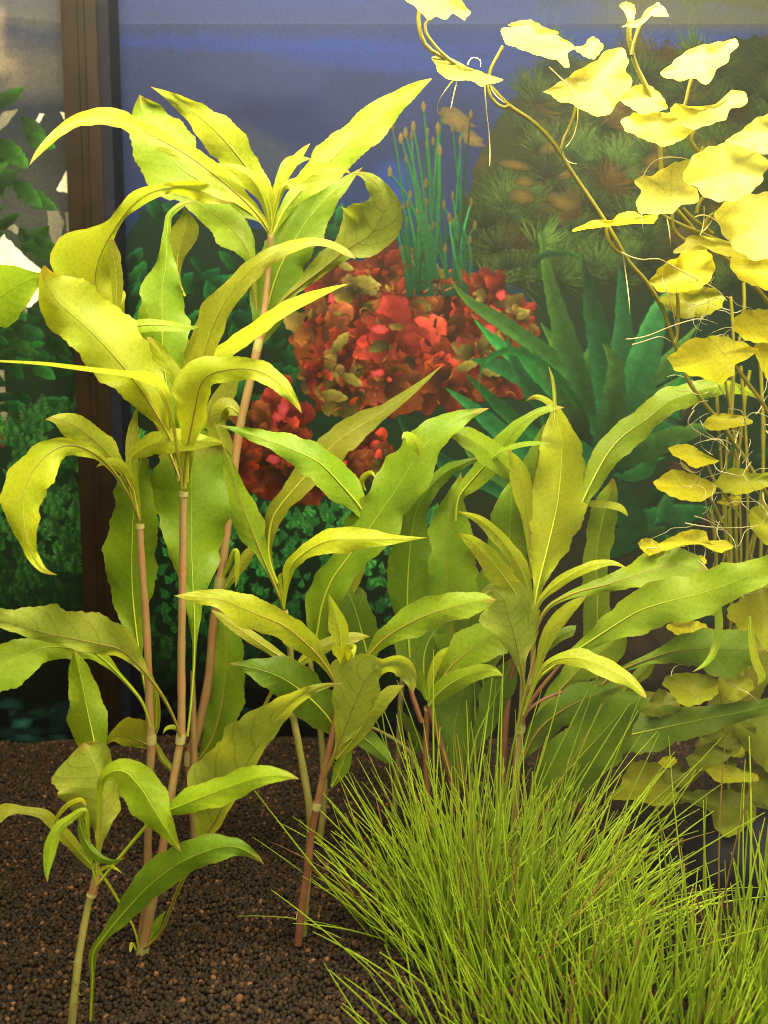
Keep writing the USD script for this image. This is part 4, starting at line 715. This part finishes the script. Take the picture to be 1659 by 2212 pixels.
# ------------------------------------------------------------------ trailing plants with round leaves
def pad(plant, outline, foot, Y, mat='pad_overlit', tilt=(0.0, 0.6), name='leaf', wav=1.0):
    """a round leaf: its outline, the point where the stalk joins, its depth and slope"""
    o = np.asarray(outline, float); n = 72
    closed = np.vstack([o, o[:1]])
    s = np.concatenate([[0], np.cumsum(np.linalg.norm(np.diff(closed, axis=0), axis=1))]); s /= s[-1]
    ext_s = np.concatenate([s[:-1] - 1, s[:-1], s[:-1] + 1, [2.0]]); ext = np.vstack([o, o, o, o[:1]])
    u = np.arange(n) / n
    ring = np.stack([Akima1DInterpolator(ext_s, ext[:, k])(u) for k in (0, 1)], 1)
    P = Polygon(o).buffer(0); k0 = np.array(P.representative_point().coords[0]); ctr = np.array(P.centroid.coords[0])
    k0 = ctr if P.contains(Point(ctr)) else k0
    size = math.sqrt(P.area); ph = rng.uniform(0, 6.28, 4)
    nr = 8; rr = (np.arange(1, nr + 1) / nr)
    V = np.vstack([k0[None]] + [k0 + (ring - k0) * r for r in rr])
    ang = np.concatenate([[0]] + [u] * nr); rad = np.concatenate([[0]] + [np.full(n, r) for r in rr])
    scallop = 1 + rad ** 4 * (.03 * np.sin(ang * 2 * np.pi * 13 + ph[0]) + .16 * (meshkit.fbm(np.stack([np.cos(ang * 2 * np.pi) * 3 + ph[1] * 5, np.sin(ang * 2 * np.pi) * 3, 0 * ang], -1), 3, 4) - .5))
    V = k0 + (V - k0) * scallop[:, None]
    d = V - k0
    foot = np.asarray(foot, float); fr = np.linalg.norm(V - foot, axis=1) / size
    bump = wav * size * (.10 * np.sin(ang * 2 * np.pi * 3 + ph[1]) * rad ** 2 + .05 * np.sin(ang * 2 * np.pi * 7 + ph[2]) * rad ** 3) + .22 * size * (rad ** 2)
    dY = Y / F * (tilt[1] * -d[:, 1] + tilt[0] * d[:, 0] - bump)
    W = at(V[:, 0], V[:, 1], Y + dY)
    i = np.arange(n); j = (i + 1) % n
    f = [np.stack([0 * i, 1 + i, 1 + j], 1)]
    for k in range(nr - 1):
        a, b = 1 + k * n, 1 + (k + 1) * n
        f += [np.stack([a + i, b + i, b + j], 1), np.stack([a + i, b + j, a + j], 1)]
    th = np.arctan2(V[:, 1] - foot[1], V[:, 0] - foot[0]) / (2 * np.pi) + .5
    ld = np.stack([th, np.clip(fr, 0, 1), 0 * th], 1)
    return obj(name, W, np.vstack(f), mat, plant, ld=ld)
def runner(plant, pts, Y, r, name='runner', mat='runner'):
    p = np.asarray(pts, float); Y = np.broadcast_to(np.asarray(Y, float), (len(p),))
    q = np.column_stack([p, Y]); L = np.linalg.norm(np.diff(p, axis=0), axis=1).sum()
    u, c = curve(q, int(np.clip(L / 9, 6, 110)))
    v, f = tube(at(c[:, 0], c[:, 1], c[:, 2]), r * c[:, 2] / F * (1 + .06 * np.sin(u * L / 30)), 8)
    return obj(name, v, f, mat, plant)
U1 = thing('trailing_plant', 'trailing round leaved plant whose long runner crosses from the top centre to the right', 'aquarium plant', base(1700, 1900, .47))
runner(U1, [(906,20),(904,45),(910,78),(918,96),(940,115),(983,135),(1020,157),(1053,182),(1093,223),(1156,267),(1206,323),(1239,377),(1273,427),(1306,477),(1339,533),(1353,558),(1399,613),(1439,686),(1459,746),(1483,813),(1523,873),(1566,926),(1589,960),(1640,1040),(1700,1160),(1720,1400),(1700,1900)], np.linspace(.46, .47, 27), 4.4)
for p in ([(1000,148),(960,120),(925,80),(918,55),(935,38)], [(1086,100),(1075,120),(1062,145),(1056,178)], [(1244,224),(1232,270),(1218,300),(1212,322)], [(1055,180),(1062,212),(1085,232),(1100,228)], [(1309,490),(1316,520),(1330,540),(1345,550)], [(1463,633),(1465,690),(1460,744)]): runner(U1, p, .458, 3.4, 'leaf_stalk')
TB = (0.1, .9)
pad(U1, [(868,-4),(903,20),(926,43),(945,36),(963,42),(975,28),(996,37),(1003,44),(1015,33),(1006,15),(990,-2),(975,-30),(880,-30)], (906, 22), .45, tilt=TB)
pad(U1, [(936,122),(970,127),(1006,143),(1046,157),(1088,172),(1066,180),(1040,186),(1020,175),(980,174),(950,160),(940,140)], (1056, 176), .452, tilt=(0, 1.6))
pad(U1, [(1092,60),(1106,58),(1130,55),(1166,58),(1199,73),(1243,100),(1226,115),(1224,148),(1206,130),(1173,122),(1126,107),(1106,100),(1094,95)], (1088, 98), .455, tilt=(0, 1.2))
pad(U1, [(1100,54),(1150,44),(1178,60),(1206,72),(1180,78),(1130,66)], (1180, 70), .47, 'pad_green', tilt=(0, 1.2), wav=.5)
pad(U1, [(1239,103),(1263,97),(1273,82),(1289,83),(1303,103),(1296,115),(1283,127),(1256,118)], (1243, 105), .455, tilt=(0, .8))
pad(U1, [(1286,130),(1306,110),(1343,107),(1359,127),(1353,150),(1361,163),(1358,193),(1336,217),(1326,233),(1306,252),(1273,243),(1249,230),(1193,215),(1189,203),(1178,197),(1206,180),(1239,157)], (1246, 226), .46, tilt=(0, .5))
pad(U1, [(1238,500),(1256,487),(1286,475),(1319,477),(1339,460),(1373,457),(1389,467),(1419,463),(1416,477),(1409,483),(1366,484),(1309,490),(1273,494)], (1309, 488), .455, 'pad_bright', tilt=(0, 1.6), wav=.4)
pad(U1, [(1408,603),(1419,586),(1439,566),(1466,553),(1480,533),(1523,530),(1543,573),(1539,596),(1529,613),(1499,628),(1459,633),(1419,626)], (1463, 633), .46, 'pad_bright', tilt=(0, .4))
pad(U1, [(1426,650),(1439,634),(1489,622),(1536,622),(1566,646),(1556,663),(1526,680),(1493,686),(1459,683),(1439,663)], (1463, 636), .47, 'pad_green', tilt=(0, .5))
pad(U1, [(1444,770),(1456,760),(1489,736),(1523,728),(1573,728),(1606,740),(1634,753),(1616,773),(1589,790),(1583,813),(1549,830),(1529,820),(1499,813),(1459,800),(1446,786)], (1586, 786), .43, 'pad_bright', tilt=(.1, .7))
runner(U1, [(1586,788),(1610,820),(1640,860),(1665,900),(1690,1000)], .432, 4.0, 'leaf_stalk')
pad(U1, [(1446,966),(1473,960),(1496,963),(1516,976),(1543,990),(1554,996),(1533,1003),(1499,1010),(1473,993),(1453,983)], (1528, 1005), .455, 'pad_bright', tilt=(0, .9), wav=.5)
pad(U1, [(1413,1043),(1426,1030),(1449,1016),(1483,1020),(1513,1030),(1549,1053),(1536,1070),(1516,1083),(1473,1080),(1439,1066)], (1549, 1056), .455, 'pad_bright', tilt=(0, .7), wav=.5)
runner(U1, [(1528,1004),(1545,1040),(1560,1060),(1600,1120)], .458, 3.2, 'leaf_stalk')
pad(U1, [(1518,916),(1529,903),(1556,893),(1589,896),(1623,906),(1619,916),(1589,923),(1539,930)], (1600, 915), .46, 'pad_bright', tilt=(0, 1.2), wav=.5)
U2 = thing('trailing_plant', 'overlit yellow trailing plant at the upper right with forked top shoots', 'aquarium plant', base(1720, 1850, .46))
runner(U2, [(1356,10),(1359,45),(1359,83),(1366,115),(1373,140),(1396,187),(1415,230),(1425,280),(1426,315),(1429,383),(1439,430),(1473,467),(1526,527),(1566,556),(1606,593),(1659,653),(1700,760),(1720,1200),(1720,1850)], np.linspace(.43, .45, 19), 4.8)
for p in ([(1364,120),(1370,90),(1380,60),(1394,30),(1420,12)], [(1440,318),(1460,270),(1480,225),(1488,190),(1494,168)], [(1426,312),(1410,285),(1396,250)], [(1500,280),(1495,310),(1510,330),(1520,318)], [(1523,423),(1510,440),(1505,462)], [(1546,460),(1530,470),(1522,500)], [(1453,462),(1458,500),(1480,520),(1510,530)], [(1430,465),(1480,490),(1530,510),(1580,530)], [(1474,450),(1500,475),(1540,505)]): runner(U2, p, .432, 4.0, 'leaf_stalk')
pad(U2, [(1340,8),(1352,4),(1368,10),(1372,28),(1366,46),(1356,44),(1350,28)], (1360, 44), .428, tilt=(.2, .4), wav=.6)
pad(U2, [(1346,58),(1362,48),(1384,40),(1400,22),(1418,6),(1432,12),(1440,36),(1424,36),(1408,34),(1392,48),(1376,60),(1360,58)], (1366, 56), .428, tilt=(0, .9), wav=.5)
pad(U2, [(1339,217),(1359,193),(1383,183),(1416,193),(1433,213),(1440,233),(1416,243),(1383,247),(1359,230)], (1400, 245), .435)
pad(U2, [(1426,163),(1439,147),(1476,117),(1506,100),(1539,93),(1594,87),(1593,100),(1576,117),(1569,137),(1546,150),(1539,170),(1519,183),(1503,170),(1456,173),(1440,168)], (1496, 165), .425, tilt=(0, 1.0))
pad(U2, [(1449,233),(1463,223),(1479,230),(1533,227),(1573,213),(1576,197),(1589,193),(1609,200),(1617,213),(1603,230),(1579,233),(1563,260),(1523,273),(1499,281),(1473,267),(1455,252)], (1497, 278), .424, tilt=(0, 1.0))
pad(U2, [(1343,263),(1359,247),(1389,243),(1433,243),(1473,257),(1497,280),(1479,300),(1456,310),(1426,315),(1396,303),(1359,287),(1345,273)], (1426, 313), .428, tilt=(0, .9))
pad(U2, [(1566,307),(1589,290),(1623,263),(1659,247),(1710,250),(1705,326),(1639,333),(1606,327),(1580,314)], (1640, 330), .43)
pad(U2, [(1479,390),(1489,350),(1523,320),(1569,310),(1606,320),(1643,333),(1653,377),(1626,410),(1589,430),(1556,437),(1523,423),(1499,403)], (1520, 422), .41, tilt=(.2, .5))
pad(U2, [(1374,390),(1383,380),(1406,380),(1439,360),(1486,347),(1483,390),(1513,420),(1506,437),(1473,443),(1453,460),(1426,463),(1389,462),(1376,447),(1383,413)], (1450, 460), .425, tilt=(0, .5))
pad(U2, [(1546,457),(1573,433),(1613,417),(1659,417),(1725,420),(1725,550),(1606,549),(1566,512),(1553,480)], (1610, 420), .42, tilt=(.1, .6))
pad(U2, [(1503,507),(1539,513),(1573,520),(1640,535),(1660,556),(1600,560),(1550,548),(1510,530),(1470,545),(1452,548),(1473,525)], (1520, 540), .43, tilt=(0, .9))
pad(U2, [(1583,556),(1640,545),(1700,560),(1705,640),(1659,628),(1623,616),(1594,600)], (1590, 570), .44, 'pad_bright')
pad(U2, [(1583,703),(1603,673),(1626,670),(1659,666),(1710,700),(1700,765),(1659,742),(1619,738),(1596,723)], (1600, 700), .44, 'pad_bright')
pad(U2, [(1633,746),(1659,733),(1706,740),(1706,835),(1653,812),(1640,782)], (1650, 745), .435, 'pad_bright')
U3 = thing('trailing_plant', 'tangle of thin upright stems with white roots at the right edge', 'aquarium plant', base(1620, 1700, .56))
for x0, y0, x1, y1, b in ((1566, 820, 1600, 1260, 6), (1585, 800, 1575, 1240, -6), (1600, 790, 1612, 1240, 4), (1620, 800, 1596, 1280, -8), (1637, 700, 1640, 1250, 5), (1578, 640, 1580, 900, 3), (1548, 850, 1572, 1240, 0), (1650, 900, 1610, 1260, 6), (1590, 900, 1560, 1230, 3), (1606, 610, 1590, 760, 4), (1575, 1100, 1570, 1500, 4), (1612, 1240, 1590, 1640, 6), (1560, 1220, 1540, 1330, 3), (1640, 1130, 1600, 1300, -4), (1535, 1100, 1548, 1260, 2), (1470, 1000, 1560, 1130, 6)):
    runner(U3, [(x0, y0), ((x0 + x1) / 2 + b * 2, (y0 + y1) / 2), (x1, y1)], rng.uniform(.47, .53), rng.uniform(2.6, 4.2), 'thin_stem')
r3 = np.random.default_rng(5)
for _ in range(64):
    x, y = r3.uniform(1500, 1659), r3.uniform(640, 1260); a = r3.uniform(0, 6.28); L = r3.uniform(40, 130); c = r3.uniform(-.03, .03)
    pts = [(x, y)]
    for k in range(6): a += c * L / 6 + r3.normal() * .35; pts.append((pts[-1][0] + math.cos(a) * L / 6, pts[-1][1] + math.sin(a) * L / 6))
    strand(U3, pts, r3.uniform(.43, .50), r3.uniform(.6, 1.1))
PD = [([(1543,1043),(1573,1016),(1599,1010),(1626,1023),(1659,1020),(1700,1030),(1690,1052),(1659,1053),(1606,1068),(1573,1066),(1553,1056)], (1549, 1056), .46, 'pad_green'),
      ([(1549,1085),(1573,1073),(1599,1073),(1597,1088),(1573,1094)], (1560, 1080), .465, 'pad_bright'),
      ([(1379,1173),(1389,1164),(1429,1176),(1440,1186),(1426,1192),(1406,1200),(1396,1196)], (1430, 1190), .445, 'pad_bright'),
      ([(1429,1172),(1456,1156),(1499,1143),(1523,1149),(1535,1174),(1573,1169),(1580,1180),(1569,1191),(1539,1189),(1513,1176),(1473,1179),(1433,1189)], (1535, 1180), .44, 'pad_bright'),
      ([(1623,1100),(1659,1090),(1700,1110),(1690,1180),(1659,1178),(1636,1160)], (1660, 1180), .47, 'pad_green'),
      ([(1496,1206),(1518,1200),(1526,1216),(1508,1222)], (1520, 1220), .48, 'pad_bright'),
      ([(1440,1352),(1480,1340),(1520,1346),(1526,1372),(1480,1380),(1452,1366)], (1490, 1390), .48, 'pad_bright'),
      ([(1569,1325),(1606,1290),(1650,1270),(1710,1290),(1710,1410),(1650,1400),(1606,1366)], (1620, 1440), .47, 'pad_green')]
for o, ft, Y, m_ in PD: pad(U3, o, ft, Y, m_, tilt=(0, .7))
U4 = thing('trailing_plant', 'dimmer round leaves low at the right above the dark soil', 'aquarium plant', base(1590, 1800, .53))
runner(U4, [(1580, 1800), (1570, 1640), (1560, 1520), (1545, 1400)], .50, 3.6); runner(U4, [(1600, 1800), (1612, 1640), (1620, 1500)], .51, 3.4)
PD = [([(1433,1466),(1473,1453),(1506,1453),(1549,1469),(1550,1496),(1536,1509),(1506,1523),(1473,1523),(1443,1489)], (1530, 1505), .45, 'pad_green'),
      ([(1553,1466),(1589,1459),(1620,1466),(1626,1489),(1583,1516),(1556,1496)], (1560, 1500), .46, 'pad_green'),
      ([(1389,1540),(1400,1510),(1426,1489),(1466,1513),(1470,1530),(1430,1548)], (1440, 1530), .475, 'pad_dark'),
      ([(1483,1640),(1500,1622),(1523,1609),(1573,1593),(1600,1608),(1573,1640),(1539,1662),(1500,1660)], (1570, 1600), .49, 'pad_dark'),
      ([(1593,1556),(1659,1530),(1720,1540),(1720,1668),(1650,1660),(1606,1610)], (1650, 1600), .50, 'pad_dark'),
      ([(1323,1724),(1339,1699),(1360,1656),(1389,1643),(1426,1655),(1443,1689),(1459,1702),(1453,1734),(1406,1738),(1366,1729)], (1400, 1650), .47, 'pad_green'),
      ([(1423,1646),(1436,1634),(1463,1643),(1450,1656),(1430,1656)], (1440, 1655), .46, 'pad_bright'),
      ([(1529,1662),(1573,1652),(1606,1664),(1636,1674),(1633,1687),(1589,1691),(1559,1692),(1538,1680)], (1560, 1690), .46, 'pad_green'),
      ([(1456,1719),(1489,1709),(1549,1706),(1589,1709),(1636,1746),(1629,1768),(1606,1790),(1573,1807),(1549,1793),(1529,1751),(1483,1732)], (1570, 1712), .47, 'pad_dark'),
      ([(1556,1850),(1606,1839),(1659,1847),(1710,1860),(1700,1900),(1659,1908),(1623,1914),(1583,1902),(1563,1876)], (1600, 1842), .46, 'pad_dark'),
      ([(1439,1836),(1470,1812),(1500,1818),(1533,1846),(1523,1886),(1489,1876),(1462,1856)], (1500, 1820), .49, 'pad_dark'),
      ([(1620,1660),(1660,1640),(1710,1660),(1700,1740),(1650,1740)], (1640, 1650), .49, 'pad_dark')]
for o, ft, Y, m_ in PD: pad(U4, o, ft, Y, m_, tilt=(0, .8))
r6 = np.random.default_rng(21)
for _ in range(17):
    x, y, s = r6.uniform(1390, 1690), r6.uniform(1500, 1880), r6.uniform(34, 60); n = 9
    a = np.arange(n) * 2 * np.pi / n; rr = s * r6.uniform(.82, 1.12, n)
    o = np.stack([x + np.cos(a) * rr, y + np.sin(a) * rr * r6.uniform(.5, .8)], 1)
    pad(U4, o, (x + r6.uniform(-.6, .6) * s, y + s * .3), r6.uniform(.50, .58), 'pad_dark' if y > 1620 or r6.random() < .5 else 'pad_green', tilt=(r6.uniform(-.3, .3), r6.uniform(.3, 1.0)))
# white roots on the two runners
for p in ([(983,168),(966,190),(952,212),(945,240)], [(987,172),(980,205),(972,242)], [(1047,175),(1050,235),(1057,300),(1058,358)], [(1010,140),(1020,125),(1035,128),(1038,145)], [(1056,180),(1070,205),(1090,222)], [(1186,145),(1210,168),(1236,195),(1248,240),(1240,290),(1222,318)], [(1212,322),(1222,345),(1246,354)],
          [(1345,548),(1350,580),(1358,640),(1360,678)], [(1342,545),(1380,560),(1430,562),(1480,590),(1540,620),(1570,650)], [(1352,733),(1400,725),(1450,705),(1500,690),(1550,700)], [(1365,745),(1390,738),(1420,728),(1450,738)], [(1430,600),(1450,660),(1462,720),(1455,740)], [(1500,886),(1490,920),(1520,940),(1555,955),(1575,975)],
          [(1589,958),(1600,920),(1620,895),(1659,900)], [(1580,960),(1560,950),(1500,960)], [(1495,885),(1510,870),(1530,866)]): strand(U1, p, .452, 1.5)
for p in ([(1390,390),(1395,370),(1420,345),(1460,340),(1490,345)], [(1389,388),(1385,430),(1390,500)], [(1440,470),(1446,500),(1448,530)], [(1500,470),(1520,465),(1545,475),(1560,500)], [(1600,520),(1659,488)], [(1520,445),(1520,480),(1512,510)], [(1545,455),(1535,480),(1512,505)]): strand(U2, p, .425, 1.5)
for p in ([(1450,1460),(1456,1442),(1475,1435)], [(1572,1462),(1580,1480),(1620,1500),(1640,1520)], [(1385,1185),(1480,1180)], [(1500,1115),(1540,1130),(1580,1160),(1590,1185)], [(1545,1245),(1540,1230),(1548,1205)], [(1480,1130),(1560,1140),(1640,1135)]): strand(U3, p, .445, 1.3)

# ------------------------------------------------------------------ hair grass and stones
def grass(name, label, roots, seed):
    r = np.random.default_rng(seed); V, Fc, Cc, n0 = [], [], [], 0
    for (P0, P1, P2, w) in roots:
        t = np.linspace(0, 1, 9)[:, None]
        P = P0 * (1 - t) ** 2 + 2 * P1 * t * (1 - t) + P2 * t ** 2
        v, f = tube(P, w * np.interp(t[:, 0], [0, .15, .7, 1], [1.0, 1.0, .8, .35]), 4)
        q = r.random()
        if q < .07: a, b = np.array((.30, .20, .055)), np.array((.42, .26, .09))
        else:
            s = r.uniform(.7, 1.15); a, b = np.array((.32, .50, .03)) * s, np.array((.55, .69, .05)) * s
        c = a * (1 - t) + b * t
        if r.random() < .10: c = np.where(t > .88, np.array((.40, .20, .05)), c)
        V.append(v); Fc.append(f + n0); Cc.append(np.repeat(c, 4, 0)); n0 += len(v)
    obj(name, np.vstack(V), np.vstack(Fc), 'blade', ld=np.vstack(Cc), label=label, category='grass', kind='stuff')
def tuft(cx, cy, rx, ry, n, L0, L1, seed, lean=1.0, w=.00052, bias=0.0):
    """blades fan out from a patch of soil about (cx, cy)"""
    r = np.random.default_rng(seed); out = []
    while len(out) < n:
        a, b = r.normal(size=2) * .45
        if a * a + b * b > 1.1: continue
        x, y = cx + a * rx, cy + b * ry
        L = r.uniform(L0, L1) * (1 - .15 * abs(a))
        ang = (a * .62 + r.normal() * .24) * lean + bias
        fw = (b * .28 + r.normal() * .18)
        d = np.array([math.sin(ang), fw * math.cos(ang), math.cos(ang)]); d /= np.linalg.norm(d)
        P0 = np.array([x, y, -.002]); P2 = P0 + d * L
        side = np.array([r.normal() * .028 + ang * .03, r.normal() * .02, -.02 * abs(ang)]) * L
        P2 = P2 + side * 1.2 + np.array([0, 0, -.10 * L * ang ** 2])
        P1 = P0 + d * L * .52 - side * .2
        out.append((P0, P1, P2, w * r.uniform(.75, 1.25)))
    return out
grass('hair_grass', 'dense fan of fine bright hair grass in the right foreground', tuft(.056, .42, .066, .058, 110, .09, .160, 3, lean=1.1) + tuft(.060, .41, .068, .058, 640, .045, .098, 13, lean=1.05) + tuft(.074, .41, .060, .05, 70, .06, .115, 23, lean=.6, bias=.75) + tuft(.030, .42, .03, .04, 26, .07, .125, 33, lean=.4, bias=-.5), 3)
grass('hair_grass', 'low sparse hair grass at the bottom right corner', tuft(.165, .355, .13, .05, 300, .03, .08, 4, lean=.8) + tuft(.172, .375, .03, .03, 26, .09, .13, 6, lean=.3), 4)
grass('hair_grass', 'near blurred hair grass blades along the bottom edge', tuft(.100, .335, .105, .042, 330, .03, .07, 8, lean=.8), 8)
def stone(label, x, y, Y, sx, sy, sz, seed):
    b = at(x, y, Y); m = trimesh.creation.icosphere(3, 1.0); v = m.vertices * (1 + .35 * (meshkit.fbm(m.vertices * 1.3 + seed, 3, seed)[:, None] - .5))
    o = obj('stone', v * [sx, sy, sz] + [b[0], Y, sz * .35], m.faces, 'stone', label=label, category='stone')
stone('dark bluish stone behind the sparse grass at the right edge', 1600, 1960, .47, .036, .03, .030, 3)
stone('small dark stone on the soil between grass tuft and round leaves', 1470, 1900, .475, .016, .014, .012, 5)
